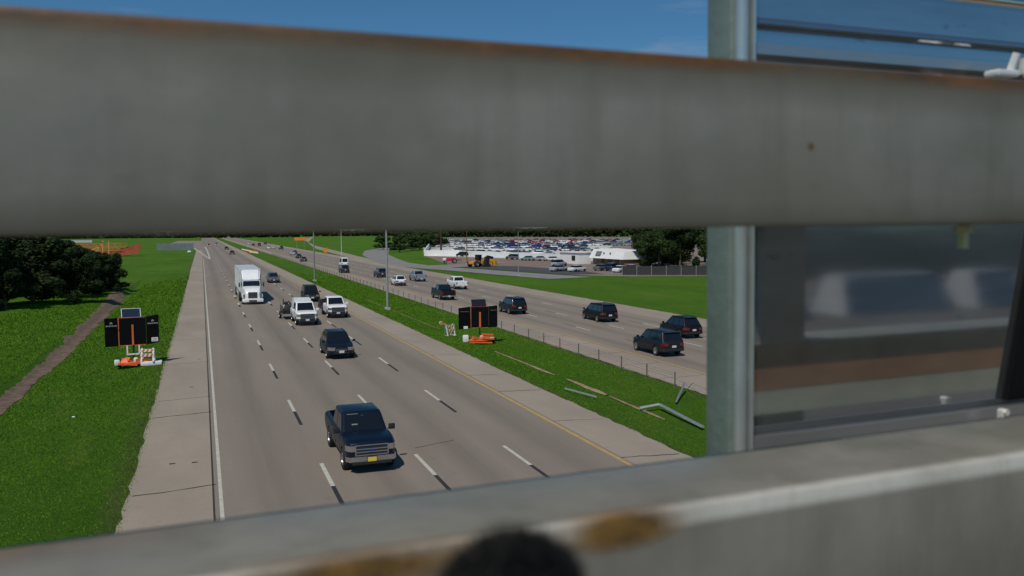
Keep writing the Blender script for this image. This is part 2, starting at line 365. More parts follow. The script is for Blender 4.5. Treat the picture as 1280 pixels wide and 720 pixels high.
for x, y in ((-1.4, 34.2), (-0.6, 34.1), (-0.9, 51.0), (-0.5, 62)): crack(x, y, x + .22, y, 0.14, zl, 0.01)
for k in range(26): crack(26.4, 30 + 5.5 * k, 29.7, 30.1 + 5.5 * k, 0.04, zr)
struct(b.build('pavement_cracks', M_CRACK, recalc=False))
b = MB()      # longitudinal joint beside the white line
for k in range(40): b.add([(0.09, -30 + 8 * k, zl), (0.15, -30 + 8 * k, zl), (0.15, -22 + 8 * k, zl), (0.09, -22 + 8 * k, zl)], [(0, 1, 2, 3)])
struct(b.build('pavement_joint', M_CRACK, recalc=False))

def ribbon(name, path, m, lift=0.03, n=60, rag=0.25):
    """irregular sheet following the terrain along a path of (x, y, halfwidth)"""
    b = MB(); P = np.array(path, float); t = np.linspace(0, len(P) - 1, n); cols = 9
    ph = [random.uniform(0, 6) for _ in range(4)]
    for i in range(n):
        x, y, h = [np.interp(t[i], range(len(P)), P[:, k]) for k in range(3)]
        wob = lambda p: 1.2 * mnoise.noise(Vector((y * .22, p, 0))) + .8 * mnoise.noise(Vector((y * .8, p, 5))) + .5 * mnoise.noise(Vector((y * 2.7, p, 9)))
        l = x - h * (1 + rag * wob(ph[0])); r = x + h * (1 + rag * wob(ph[1]))
        for c in range(cols):
            xx = l + (r - l) * c / (cols - 1); b.v.append((xx, y, hz(xx) + lift + (0.05 if 0 < c < cols - 1 else 0.0)))
    for i in range(n - 1):
        for c in range(cols - 1): b.f.append((i * cols + c, i * cols + c + 1, (i + 1) * cols + c + 1, (i + 1) * cols + c)); b.mi.append(0)
    return struct(b.build(name, m, recalc=False, smooth=60))
ribbon('dirt_ditch', [(-10.1, 36, .42), (-10.5, 46, .46), (-10.6, 60, .55), (-10.7, 78, .6), (-11.0, 100, .7), (-11.5, 124, .8), (-12.1, 139, 1.0), (-13.0, 150, .8), (-12.0, 165, .6)], M_DIRT, n=400, rag=0.5)
ribbon('dirt_patch', [(21.1, 36.5, .04), (21.2, 38.5, .16), (21.2, 40.5, .1), (21.3, 43, .05)], M_PALEDIRT, n=60, rag=.7)
ribbon('dirt_patch', [(21.3, 43.4, .05), (21.2, 45, .26), (21.3, 47, .18), (21.3, 49, .05)], M_PALEDIRT, n=60, rag=.7)
ribbon('dirt_patch', [(21.1, 50.4, .05), (21.0, 53, .18), (21.1, 56, .06), (21.0, 59, .1), (20.9, 62, .05)], M_PALEDIRT, n=60, rag=.7)
ribbon('dirt_patch', [(20.9, 78, .05), (20.8, 84, .07), (20.7, 95, .08), (20.7, 105, .1), (20.6, 116, .05)], mat('dry_grass', (0.16, 0.16, 0.05), 0.95, var=.3), n=60, rag=.7)

# grass blades over the near verges
def blades(name, regions):
    V = []; F = []; o = 0
    for (x0, x1, y0, y1, n, h0, h1) in regions:
        u = rng.random(n); ya = y0 * (y1 / y0) ** u; xa = rng.uniform(x0, x1, n)
        sc = ya / y0
        a = rng.uniform(0, 2 * PI, n); h = rng.uniform(h0, h1, n) * (0.7 + 0.3 * sc); wd = 0.011 * (0.6 + sc)
        z = np.interp(xa, KX, KZ) - 0.02; lx = rng.normal(0, 0.5, n) * h; ly = rng.normal(0, 0.5, n) * h
        # thin near the dirt
        keep = (rng.random(n) < np.clip((y1 - ya) / (0.55 * y1), 0, 1)) & ~((np.abs(xa + 10.8) < 0.75)) & ~((np.abs(xa - 21.2) < 0.3) & (ya < 62) & (np.sin(ya * 1.1) > -0.2))
        p0 = np.stack([xa - wd * np.cos(a), ya - wd * np.sin(a), z], 1); p1 = np.stack([xa + wd * np.cos(a), ya + wd * np.sin(a), z], 1)
        p2 = np.stack([xa + lx, ya + ly, z + h], 1)
        T = np.stack([p0, p1, p2], 1)[keep].reshape(-1, 3); V.append(T); k = len(T)
    V = np.concatenate(V); n = len(V) // 3
    me = bpy.data.meshes.new(name); me.vertices.add(len(V)); me.vertices.foreach_set('co', V.ravel())
    me.loops.add(3 * n); me.loops.foreach_set('vertex_index', np.arange(3 * n)); me.polygons.add(n)
    me.polygons.foreach_set('loop_start', np.arange(n) * 3); me.polygons.foreach_set('loop_total', np.full(n, 3)); me.update(calc_edges=True)
    me.materials.append(M_BLADE); ob = bpy.data.objects.new(name, me); C.objects.link(ob); return tag(ob, kind='stuff')
blades('grass', [(-20, -2.5, 20, 190, 330000, .02, .06), (-2.8, -2.3, 22, 150, 3500, .03, .06), (17.2, 26.2, 26, 200, 220000, .02, .055), (48.4, 95, 55, 190, 160000, .02, .06), (-45, -20, 60, 190, 40000, .03, .08)])

# ------------------------------------------------------------------ bridge railing in front of the lens
A_R = R(88); U = Vector((math.sin(A_R), math.cos(A_R), 0.006)); N = Vector((-math.cos(A_R), math.sin(A_R), 0)); ZV = Vector((0, 0, 1))
BR = Matrix(((U.x, N.x, 0, 0), (U.y, N.y, 0, 0), (U.z, 0, 1, EYE), (0, 0, 0, 1)))   # local (u, p, z) -> world
BQ = Matrix.Rotation(-R(2), 4, 'Z')
def at_bridge(o, u=0, p=0, z=0):
    o.rotation_euler = (0, -0.006, math.atan2(U.y, U.x)); o.location = BR @ Vector((u, p, z)); return o
def steel(name, topz, patches, edge_th, base=((0.175, 0.165, 0.135), (0.25, 0.24, 0.203)), rc=((0.05, 0.026, 0.008), (0.17, 0.075, 0.016))):
    nb = NB(name); sp = nb.sep(); x, y, z = sp
    n1 = nb.noise(5, 6, 0.65); n2 = nb.noise(30, 5, 0.7, (0.6, 1, 1)); n3 = nb.noise(9, 5, 0.6, (1, 1, 0.35)); n4 = nb.noise(2.2, 4, 0.6, (1, 1, .8), (7, 3, 1))
    c = nb.mix(nb.ramp(n1, 0.3, 0.7), base[0], base[1])
    c = nb.mix(nb.math('MULTIPLY', nb.ramp(n3, 0.45, 0.75), 0.35), c, (0.32, 0.30, 0.25))
    c = nb.mix(nb.math('MULTIPLY', nb.ramp(n4, 0.55, 0.75), 0.5), c, (0.17, 0.155, 0.095))
    n5 = nb.noise(3.1, 4, 0.55, (1, 1, 1), (1, 5, 3)); sn = nb.ramp(n2, 0.66, 0.74)
    c = nb.mix(nb.math('MULTIPLY', sn, 0.4), c, (0.16, 0.14, 0.10))
    # darker olive-brown along both edges of the face, on wavy fronts
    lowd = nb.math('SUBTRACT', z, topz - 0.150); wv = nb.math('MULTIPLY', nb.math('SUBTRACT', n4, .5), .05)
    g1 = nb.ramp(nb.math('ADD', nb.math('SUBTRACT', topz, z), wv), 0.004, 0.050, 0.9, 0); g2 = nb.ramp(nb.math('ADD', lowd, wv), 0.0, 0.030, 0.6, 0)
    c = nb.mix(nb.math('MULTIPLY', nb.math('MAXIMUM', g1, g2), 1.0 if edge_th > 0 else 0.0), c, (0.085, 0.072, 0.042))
    c = nb.mix(nb.math('MULTIPLY', nb.ramp(nb.noise(1.6, 5, .7, (1, 1, 1.6), (3, 1, 4)), .5, .72), .45), c, (0.12, 0.115, 0.065))
    if edge_th == 0:   # sun highlight painted into the colour along the front top corner
        lip_glint = nb.math('MULTIPLY', nb.ramp(nb.math('ADD', y, nb.math('MULTIPLY', n2, .006)), .650, .664, 1, 0), nb.ramp(nb.math('SUBTRACT', topz, z), .012, .020, 1, 0))
        c = nb.mix(nb.math('MULTIPLY', lip_glint, nb.ramp(n1, .25, .5, .5, 1)), c, (0.52, 0.50, 0.44))
    # rust creeping down from the top edge
    d = nb.math('SUBTRACT', topz, z)
    reach = nb.ramp(n5, 0.32, 0.5, 0.25, 1.0)
    e = nb.math('MULTIPLY', nb.ramp(nb.math('SUBTRACT', d, nb.math('MULTIPLY', n2, edge_th * 0.6)), edge_th * 0.1, edge_th + .0001, 1, 0), reach)
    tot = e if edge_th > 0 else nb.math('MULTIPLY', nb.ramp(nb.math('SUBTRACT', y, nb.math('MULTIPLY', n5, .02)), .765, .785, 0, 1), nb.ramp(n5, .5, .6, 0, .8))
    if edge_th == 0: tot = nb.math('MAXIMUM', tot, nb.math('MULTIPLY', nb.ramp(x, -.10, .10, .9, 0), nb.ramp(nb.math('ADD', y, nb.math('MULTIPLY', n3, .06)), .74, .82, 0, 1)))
    vs_n = nb.ramp(nb.noise(14, 5, .65, (1, 1, .10), (5, 0, 2)), .5, .75); c = nb.mix(nb.math('MULTIPLY', vs_n, .4), c, (0.10, 0.09, 0.06))
    for (px, pz, wx, wz) in patches:
        dx = nb.math('DIVIDE', nb.math('SUBTRACT', x, px), wx); dz = nb.math('DIVIDE', nb.math('SUBTRACT', z, pz), wz)
        rr = nb.math('ADD', nb.math('MULTIPLY', dx, dx), nb.math('MULTIPLY', dz, dz)); rr = nb.math('ADD', rr, nb.math('MULTIPLY', nb.math('SUBTRACT', n3, 0.5), 1.4))
        tot = nb.math('MAXIMUM', tot, nb.math('MULTIPLY', nb.ramp(rr, 0.2, 1.7, 1, 0), nb.ramp(y, .652, .672, 1, 0)))
    rust = nb.mix(nb.ramp(n2, 0.3, 0.7), rc[0], rc[1])
    nb.color(nb.mix(tot, c, rust)); nb.rough(nb.ramp(n1, 0.3, 0.7, 0.34, 0.5)); nb.link(nb.ramp(tot, 0, 1, 0.15 if edge_th > 0 else 0.04, 0.0), nb.b.inputs['Metallic'])
    nb.b.inputs['Specular IOR Level'].default_value = .5 if edge_th > 0 else .28; nb.bump(n2, 0.15, 0.003); return nb.m
t_up = thing('bridge_railing', 'grey steel bridge railing with two wide rusty-edged rails close to the camera', 'railing'); at_bridge(t_up)
b = MB(); b.box((2.2, .7175, 0.0735), (7.6, .145, .150), bev=0.006)
b.build('rail', steel('weathered_steel_upper', 0.1485, [(0.56, .072, .004, .004)], 0.014), t_up, smooth=50)
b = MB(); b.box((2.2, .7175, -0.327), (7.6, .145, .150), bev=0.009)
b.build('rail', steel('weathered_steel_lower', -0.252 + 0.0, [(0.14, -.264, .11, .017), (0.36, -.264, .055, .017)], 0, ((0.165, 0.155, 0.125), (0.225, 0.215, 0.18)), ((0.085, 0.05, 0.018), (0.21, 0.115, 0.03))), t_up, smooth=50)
b = MB(); b.box((2.2, .7905, -.325), (7.6, .003, .045)); b.build('rust_bounce_band', mat('rust_brown_lit', (.60, .33, .20), .8, var=.3, scale=4), t_up)  # back-face rust, coloured paler to carry light bounced off the sign
b = MB(); b.box((2.2, .7905, -.375), (7.6, .003, .05)); b.build('bounce_light_band', mat('bounce_light_tan', (.80, .77, .66), .7, .0, var=.2, scale=4), t_up)  # pale strip painting the light thrown back onto the rail's unlit back
for u in (-1.35, 1.215, 3.8):
    b = MB(); b.box((u, .73, -.36), (.11, .11, 1.06), bev=.006); b.build('post', mat('post_steel', (0.2, 0.2, 0.19), .6, .2, var=.2), t_up)
b = MB(); b.bar((0.845, .72, -.03), (0.845, .72, 0.0), .006, n=10); b.bar((0.845, .72, -.012), (0.845, .72, -.004), .011, n=6)
b.build('bolt', mat('brass_bolt', (0.6, 0.5, 0.3), .4, .8), t_up)
# bridge deck, kerb and far parapet (seen mirrored in the sign's bare back)
b = MB(); b.box((2, -6.2, -1.25), (80, 14.0, .4)); o = struct(b.build('bridge_deck', mat('deck_asphalt', (0.085, 0.08, 0.075), .9, var=.2, scale=1))); at_bridge(o)
b = MB(); b.box((2, .62, -.97), (80, .55, .2), bev=.02); o = struct(b.build('bridge_kerb', M_SHOULDER)); at_bridge(o)
t = thing('concrete_parapet', 'low grey concrete parapet along the other side of the bridge', 'wall'); at_bridge(t)
b = MB(); b.box((2, -11.6, -.52), (70, .3, 1.12), bev=.03); b.build('wall', M_SHOULDER, t)
for (x0, x1) in ((6.1, 6.6), (7.1, 8.8), (9.15, 10.1), (10.6, 12.0)):
    b = MB(); b.hexa([(x0, -5.9, -1.045), (x1, -5.9, -1.045), (x1, -5.3, -1.045), (x0, -5.3, -1.045), (x0 + .12, -5.8, -.60), (x1 - .12, -5.8, -.60), (x1 - .12, -5.5, -.60), (x0 + .12, -5.5, -.60)])
    o = b.build('kerb_block', mat('block_concrete', (0.33, 0.335, 0.335), .8, var=.1)); at_bridge(o)
    tag(o, 'grey concrete kerb block on the bridge deck behind the railing', 'kerb block', 'kerb blocks on the bridge deck')

# sign support post and bare back of a highway sign, beyond the railing
def sign_metal(name, base, rough):
    nb = NB(name); n1 = nb.noise(3, 5, 0.6, (1, 1, 6)); n2 = nb.noise(28, 5, 0.7, (0.5, 1, 1)); n3 = nb.noise(60, 3, .5, (1, 1, .5))
    c = nb.mix(nb.ramp(n1, 0.3, 0.7), tuple(v * .8 for v in base), base)
    c = nb.mix(nb.math('MULTIPLY', nb.ramp(n2, 0.64, 0.74), 0.6), c, tuple(v * .3 for v in base))
    nb.color(c); nb.rough(nb.ramp(n1, 0.3, 0.7, rough * .8, rough * 1.4)); nb.b.inputs['Metallic'].default_value = 0.95; nb.bump(nb.noise(2, 2, .4, (1, 1, .3)), 0.02, 0.01); return nb.m
M_SIGN = sign_metal('bare_aluminium', (0.62, 0.64, 0.64), 0.06)
t = thing('highway_sign', 'bare aluminium back of a highway sign hung outside the bridge railing at right', 'sign'); at_bridge(t)
b = MB(); b.box((2.105, 1.135, -.037), (2.53, .012, .62)); b.build('back_panel', M_SIGN, t)
b = MB(); b.box((2.105, 1.135, .585), (2.53, .012, .62)); b.build('back_panel', M_SIGN, t)
b = MB()
b.box((2.105, 1.115, -.350), (2.53, .032, .008)); b.box((2.105, 1.100, -.344), (2.53, .005, .018)); b.build('bottom_flange', mat('flange_metal', (.45, .46, .47), .3, .8), t)
b = MB(); b.box((2.105, 1.118, .266), (2.53, .024, .006)); b.box((2.105, 1.109, .272), (2.53, .005, .014)); b.build('seam_flange', mat('flange_metal', (.45, .46, .47), .3, .8), t)
for z in (.315, .395, .475):
    b = MB(); b.bar((.842, 1.133, z), (3.37, 1.133, z), .011, n=20); b.build('rib', M_SIGN, t)
b = MB(); b.hexa([(1.430, 1.116, -.33), (1.60, 1.116, -.33), (1.60, 1.127, -.33), (1.430, 1.127, -.33), (1.500, 1.116, .0), (1.67, 1.116, .0), (1.67, 1.127, .0), (1.500, 1.127, .0)])
b.build('brace', M_BLACK, t)
b = MB()
b.box((1.325, 1.062, .250), (.05, .03, .012), bev=.004); b.bar((1.34, 1.06, .250), (1.345, 1.05, .284), .007); b.bar((1.365, 1.05, .250), (1.363, 1.05, .276), .010, n=6); b.box((1.40, 1.06, .254), (.028, .022, .016), bev=.005)
b.build('clip', mat('clip_metal', (.75, .74, .7), .4, .3, var=.2), t)
b = MB(); b.box((1.36, 1.07, -.345), (.016, .012, .03), bev=.003); b.bar((1.36, 1.06, -.335), (1.36, 1.075, -.335), .006, n=6); b.build('clip', mat('clip_metal', (.75, .74, .7), .4, .3, var=.2), t)
t = thing('sign_post', 'grey-green galvanised steel post holding up the highway sign beyond the railing', 'post'); at_bridge(t)
M_GP = mat('post_galvanised', (0.22, 0.265, 0.235), .5, .3, var=.12, scale=9, bump=.1); M_GP2 = mat('post_galvanised_bright', (0.48, 0.53, 0.52), .3, .6, var=.12, scale=12)
b = MB(); b.box((.812, 1.13, 1), (.024, .06, 7), bev=.003); b.build('flange', M_GP, t, smooth=40)
b = MB(); b.bar((.8165, 1.094, -2.5), (.8165, 1.094, 4.5), .0105, n=24); b.build('tube', M_GP2, t, smooth=60)
b = MB(); b.box((.8325, 1.10, 1), (.005, .034, 7), bev=.001); b.build('edge_strip', M_GP2, t)
# fuzzy microphone cover at the bottom of the frame
b = MB(); nv = 28
def blob(rx, ry, rz_, c, n=26, m_=16, j=0.02):
    vs = [(0, 0, 1)]; 
    for i in range(1, m_):
        for k in range(n):
            th = PI * i / m_; ph = 2 * PI * k / n; vs.append((math.sin(th) * math.cos(ph), math.sin(th) * math.sin(ph), math.cos(th)))
    vs.append((0, 0, -1)); vs = [tuple(v[a] * (rx, ry, rz_)[a] * (1 + random.uniform(-j, j)) + c[a] for a in range(3)) for v in vs]
    fs = [(0, 1 + k, 1 + (k + 1) % n) for k in range(n)]
    for i in range(m_ - 2):
        for k in range(n): a = 1 + i * n + k; bb = 1 + i * n + (k + 1) % n; fs.append((a, a + n, bb + n, bb))
    e = len(vs) - 1; a = 1 + (m_ - 2) * n; fs += [(a + k, e, a + (k + 1) % n) for k in range(n)]
    return vs, fs
vs_, fs_ = blob(.0215, .015, .018, (0, 0, 0), j=.09); b.add(vs_, fs_)
for i in range(9000):
    d = Vector(rng.normal(0, 1, 3)).normalized(); p = Vector((d.x * .021, d.y * .0145, d.z * .0175)); tdir = (d + Vector(rng.normal(0, .45, 3))).normalized() * random.uniform(.002, .006)
    s_ = d.cross(Vector((0, 0, 1))).normalized() * .0006; b.add([p - s_, p + s_, p + tdir], [(0, 1, 2)])
o = b.build('microphone_windshield', mat('black_fur', (.012, .011, .010), .9), recalc=False); at_bridge(o, .092, .232, -.1105)
tag(o, 'round fuzzy black windshield just below the lens, before the lower rail', 'microphone cover')

# ------------------------------------------------------------------ vehicles (local +Y is the front)
def lerp_tab(tab, y): return float(np.interp(y, [t[0] for t in tab], [t[1] for t in tab]))
def body_loft(b, top, wid, bot, ys, wz=0.55, mi=0):
    rings = []
    for y in ys:
        zt, w_, zb = lerp_tab(top, y), lerp_tab(wid, y), lerp_tab(bot, y); h = zt - zb
        half = [(0, zb), (w_ * .80, zb), (w_ * .955, zb + .07 * h), (w_ * .985, zb + .22 * h), (w_, zb + wz * h), (w_ * .992, zb + .80 * h), (w_ * .955, zb + .93 * h), (w_ * .90, zt - .005), (w_ * .55, zt + .018), (0, zt + .03)]
        ring = [(x, y, z) for x, z in half] + [(-x, y, z) for x, z in half[-2:0:-1]]
        rings.append(ring)
    n = len(rings[0]); vs = [p for r in rings for p in r]
    fs = [(i * n + k, i * n + (k + 1) % n, (i + 1) * n + (k + 1) % n, (i + 1) * n + k) for i in range(len(rings) - 1) for k in range(n)]
    fs += [tuple(range(n - 1, -1, -1)), tuple((len(rings) - 1) * n + k for k in range(n))]
    b.add(vs, fs, mi)
def wrap(b, path, z0, z1, t=.03, lean=0.0):
    """thin shell that follows a plan path [(x, y)]"""
    inner = []
    for x, y in path:
        d = math.hypot(x, 0.0) or 1; inner.append((x - (t if x > 0 else -t) * (1 if abs(x) > .1 else 0), y - (t if y > 0 else -t)))
    for i in range(len(path) - 1):
        (ax, ay), (bx_, by) = path[i], path[i + 1]; (cx, cy), (dx, dy) = inner[i + 1], inner[i]; l = -lean if ay > 0 else lean
        b.hexa([(ax, ay, z0), (bx_, by, z0), (cx, cy, z0), (dx, dy, z0), (ax, ay + l, z1), (bx_, by + l, z1), (cx, cy + l, z1), (dx, dy + l, z1)])
def panel(b, q, u0, u1, v0, v1, off=.012, th=.02):
    """thin pane on the quad q (bottom-left, bottom-right, top-right, top-left seen from outside)"""
    q = [Vector(p) for p in q]
    def P(u, v): return (q[0] * (1 - u) + q[1] * u) * (1 - v) + (q[3] * (1 - u) + q[2] * u) * v
    n = (q[1] - q[0]).cross(q[3] - q[0]).normalized(); c = [P(u0, v0), P(u1, v0), P(u1, v1), P(u0, v1)]
    b.hexa([p + n * (off - th) for p in c] + [p + n * off for p in c])
def wheel(parent, x, y, r, wd, side):
    t = MB(); h = wd / 2
    t.ring([(r * .62, -h), (r * .93, -h), (r, -h * .75), (r, h * .75), (r * .93, h), (r * .62, h)], (0, 0, 0), n=22)
    tyre = t.build('wheel', M_TYRE, parent, smooth=40, loc=(x, y, r))
    m = MB(); xo = side * h * .62
    m.ring([(.02, -.012), (r * .16, -.012), (r * .16, .02), (.02, .02)], (xo, 0, 0), n=12)
    m.ring([(r * .56, -.05), (r * .65, -.05), (r * .65, .03), (r * .60, .03)], (xo, 0, 0), n=22)
    for k in range(5):
        a = 2 * PI * k / 5 + .3; c, s_ = math.cos(a), math.sin(a); wv = Vector((0, -s_, c)) * r * .10; d = Vector((0, c, s_))
        p = Vector((xo, 0, 0)); m.hexa([p + d * r * .12 - wv, p + d * r * .12 + wv, p + d * r * .6 + wv * .8, p + d * r * .6 - wv * .8] + [q + Vector((side * .02, 0, 0)) for q in (p + d * r * .12 - wv, p + d * r * .12 + wv, p + d * r * .6 + wv * .8, p + d * r * .6 - wv * .8)])
    m.ring([(.01, -.004), (r * .6, -.004), (r * .6, .0), (.01, .0)], (xo - side * .03, 0, 0), n=16)
    m.build('rim', M_RIM, tyre, smooth=30)
    return tyre
def brim(wid, y0, y1, inset=0.0, n=6, x_end=None, end=1, grow=.012):
    """plan path hugging the body corner: along the side from y0 to the nose y1, then across to x_end"""
    pts = []
    for i in range(n + 1):
        y = y0 + (y1 - y0) * i / n; pts.append((lerp_tab(wid, y) + grow, y))
    pts[-1] = (pts[-1][0], y1 + end * grow)
    if x_end is not None: pts.append((x_end, y1 + end * grow))
    return pts
def mirror(path): return [(-x, y) for x, y in path][::-1]
DIM = {
 'pickup': dict(L=5.9, W=2.0, H=1.93, zb=.42, belt=1.27, hoodr=1.30, hoodf=1.22, wr=.41, wf=2.02, wrr=-1.72, yfb=1.50, yft=.74, yrt=-.82, yrb=-.98, wt=.75, deck=1.30, bed=-1.05),
 'suv': dict(L=4.95, W=1.95, H=1.78, zb=.30, belt=1.10, hoodr=1.10, hoodf=.98, wr=.37, wf=1.55, wrr=-1.42, yfb=1.10, yft=.42, yrt=-2.02, yrb=-2.36, wt=.72, deck=1.10),
 'crossover': dict(L=4.65, W=1.9, H=1.68, zb=.27, belt=1.03, hoodr=1.04, hoodf=.90, wr=.355, wf=1.48, wrr=-1.35, yfb=1.12, yft=.32, yrt=-1.62, yrb=-2.12, wt=.66, deck=1.03),
 'minivan': dict(L=5.1, W=1.98, H=1.76, zb=.25, belt=1.05, hoodr=1.05, hoodf=.88, wr=.345, wf=1.65, wrr=-1.45, yfb=1.45, yft=.55, yrt=-2.15, yrb=-2.45, wt=.74, deck=1.05),
 'sedan': dict(L=4.8, W=1.84, H=1.46, zb=.22, belt=.94, hoodr=.94, hoodf=.78, wr=.33, wf=1.45, wrr=-1.38, yfb=1.0, yft=.28, yrt=-.95, yrb=-1.62, wt=.60, deck=.95),
}
def vehicle(name, kind, label, cat, col, x, y_near, heading, group, H_scale=1.0, colname=None, topper=False, flatbed=False, chrome=False, plate=M_PLATE, metal=.25, z=Z0, dx=0.0, yaw=0.0, glow=False, lod=0):
    D = dict(DIM[kind]); L, W, H = D['L'], D['W'], D['H'] * H_scale; hl = L / 2; w2 = W / 2
    # y_near: ground distance of the end that faces the camera
    rz_ = (PI if heading < 0 else 0) + yaw; cy = y_near + hl
    t = thing(name, label, cat, (x, cy, z), rz_, group)
    pm = paint(colname or ('paint_%d_%d_%d' % tuple(int(c * 999) for c in col)), col, metal)
    zb, belt = D['zb'], D['belt']
    pk = kind == 'pickup'
    top = [(-hl, D['deck'] - (.04 if pk else .16)), (-hl + .12, D['deck'])] + [(D['yrb'], belt), (D['yfb'], D['hoodr']), (D['yfb'] + .15, D['hoodr']), (hl - .55, D['hoodf'] + .05), (hl - .2, D['hoodf']), (hl - .05, D['hoodf'] - .07), (hl, D['hoodf'] - .16)]
    if pk: wid = [(-hl, w2 * .95), (-hl + .06, w2 * .98), (hl - .7, w2 * .99), (hl - .35, w2 * .965), (hl - .12, w2 * .90), (hl, w2 * .80)]
    else: wid = [(-hl, w2 * .80), (-hl + .12, w2 * .90), (-hl + .5, w2 * .98), (0, w2), (hl - .9, w2 * .985), (hl - .4, w2 * .92), (hl - .12, w2 * .80), (hl, w2 * .68)]
    bot = [(-hl, zb + .18), (-hl + .35, zb), (hl - .5, zb), (hl, zb + .08)]
    ys_ = sorted(set([-hl, -hl + .06, -hl + .12, -hl + .3, -hl + .6, D['wrr'], -1, -.5, 0, .5, 1, D['yfb'], D['yfb'] + .15, D['wf'], hl - .9, hl - .55, hl - .35, hl - .2, hl - .12, hl - .05, hl]))
    if flatbed: ys_ = [v for v in ys_ if v > -1.1]; ys_ = [-1.1] + ys_
    b = MB(); body_loft(b, top, wid, bot, ys_)
    cut = MB()
    for sgn in (-1, 1):
        for yy in (D['wf'], D['wrr']):
            if flatbed and yy < 0: continue
            r = D['wr'] + .06; cut.bar((sgn * (w2 - .30), yy, D['wr'] + .01), (sgn * (w2 + .2), yy, D['wr'] + .01), r, n=28)
    if pk and not topper and not flatbed: cut.box((0, (-hl + .09 + D['bed']) / 2, 1.15), (W * .80, (D['bed'] + hl - .09), .9))
    body = b.build('body', pm, t, smooth=32, cut=cut)
    # cabin
    wb, wt_ = w2 * .90, W * D['wt'] / 2 * 1.02; zr = H; yfb, yft, yrt, yrb = D['yfb'] + .05, D['yft'], D['yrt'], D['yrb']
    zB = belt - .02
    c = MB(); bm = bmesh.new()
    P = [(-wb, yrb, zB), (wb, yrb, zB), (wb, yfb, zB), (-wb, yfb, zB), (-wt_, yrt, zr), (wt_, yrt, zr), (wt_, yft, zr), (-wt_, yft, zr)]
    vv = [bm.verts.new(p) for p in P]
    for f in [(0, 3, 2, 1), (4, 5, 6, 7), (0, 1, 5, 4), (1, 2, 6, 5), (2, 3, 7, 6), (3, 0, 4, 7)]: bm.faces.new([vv[i] for i in f])
    bmesh.ops.bevel(bm, geom=[e for e in bm.edges if max(v.co.z for v in e.verts) > zr - .01], offset=.075, segments=3, affect='EDGES', profile=.6)
    bm.verts.index_update(); c.add([v.co.copy() for v in bm.verts], [[v.index for v in f.verts] for f in bm.faces]); bm.free()
    ny = 9
    for i in range(ny):
        t0, t1 = i / ny, (i + 1) / ny; ya, yb = yrt + .05 + (yft - yrt - .1) * t0, yrt + .05 + (yft - yrt - .1) * t1; za, zb_ = zr - .02 + .055 * math.sin(PI * t0) ** .6, zr - .02 + .055 * math.sin(PI * t1) ** .6
        wr0 = wt_ * .86
        c.hexa([(-wt_ * .98, ya, zr - .05), (wt_ * .98, ya, zr - .05), (wt_ * .98, yb, zr - .05), (-wt_ * .98, yb, zr - .05), (-wr0, ya, za), (wr0, ya, za), (wr0, yb, zb_), (-wr0, yb, zb_)])
    c.build('cabin', pm, t, smooth=50)
    q = dict(f=[P[2], P[3], P[7], P[6]], r=[P[0], P[1], P[5], P[4]], R=[P[1], P[2], P[6], P[5]], L=[P[3], P[0], P[4], P[7]])
    b = MB(); panel(b, q['f'], .07, .93, .06, .88); b.build('windshield', M_GLASS, t)
    if chrome:
        g_ = t.children[-1]
        b = MB(); panel(b, q['f'], .47, .53, .74, .79, .02, .01); b.build('rear_view_mirror', M_CHROME, g_)
        b = MB(); panel(b, q['f'], .12, .40, .84, .865, .018, .01); b.build('sun_visor', mat('visor_grey', (.16, .17, .17), .7), g_)
        b = MB(); panel(b, q['f'], .22, .36, .34, .40, .018, .01); b.build('dashboard_item', mat('visor_grey', (.16, .17, .17), .7), g_)
    b = MB(); panel(b, q['r'], .08, .92, .14 if not pk else .08, .86); b.build('rear_window', M_GLASS, t)
    for s_, (lo, mid) in (('R', (0.06, .52)), ('L', (.06, .48))):
        segs = [(.05, .47), (.51, .93)] if kind in ('pickup', 'sedan') else [(.04, .26), (.29, .60), (.63, .94)]
        for (a0, a1) in segs:
            if s_ == 'L': a0, a1 = 1 - a1, 1 - a0
            b = MB(); panel(b, q[s_], a0, a1, .08, .84); b.build('side_window', M_GLASS, t)
    if y_near < 80:
        for sx in (-1, 1):
            for yy in ((D['yfb'] - .1, (D['yfb'] + D['yrb']) / 2, D['yrb'] + .12) if kind != 'sedan' else (.85, -.15, -1.0)):
                b = MB(); b.box((sx * (lerp_tab(wid, yy) * .985), yy, (zb + belt) / 2 + .05), (.03, .012, (belt - zb) * .62)); b.build('door_seam', M_TRIM, t)
    if lod < 2:
        for sx in (-1, 1):
            b = MB(); b.box((sx * (w2 + .10), yfb - .12, belt + .10), (.20 if not pk else .26, .10, .15 if not pk else .22), bev=.03); b.box((sx * (w2 + .0), yfb - .12, belt + .03), (.14, .05, .04)); b.build('mirror', pm if not chrome else M_TRIM, t, smooth=40)
        for sx in (-1, 1):
            for yy in (.35, -.55):
                b = MB(); b.box((sx * (w2 * .995), yy, belt - .20), (.04, .18, .035), bev=.01); b.build('door_handle', M_CHROME if chrome else pm, t)
    for sx in (-1, 1):
        for yy in (D['wf'], D['wrr']): wheel(t, sx * (w2 - .125), yy, D['wr'], .24, sx)
    nose = hl
    # front
    zl0, zl1 = (.86, 1.07) if pk else ((belt - .40, belt - .20) if kind != 'sedan' else (.52, .66))
    zl0 -= 0 if pk else 0.02
    for sx in (-1, 1):
        pth = brim(wid, nose - (.32 if pk else .42), nose, x_end=w2 * (.60 if pk else .46), grow=.014)
        if sx < 0: pth = mirror(pth)
        b = MB(); wrap(b, pth, zl0, zl1); b.build('headlight', mat('lit_headlight', (.8, .8, .78), .1, 0, emit=((1, .97, .9), 1.5)) if glow else M_LAMP, t)
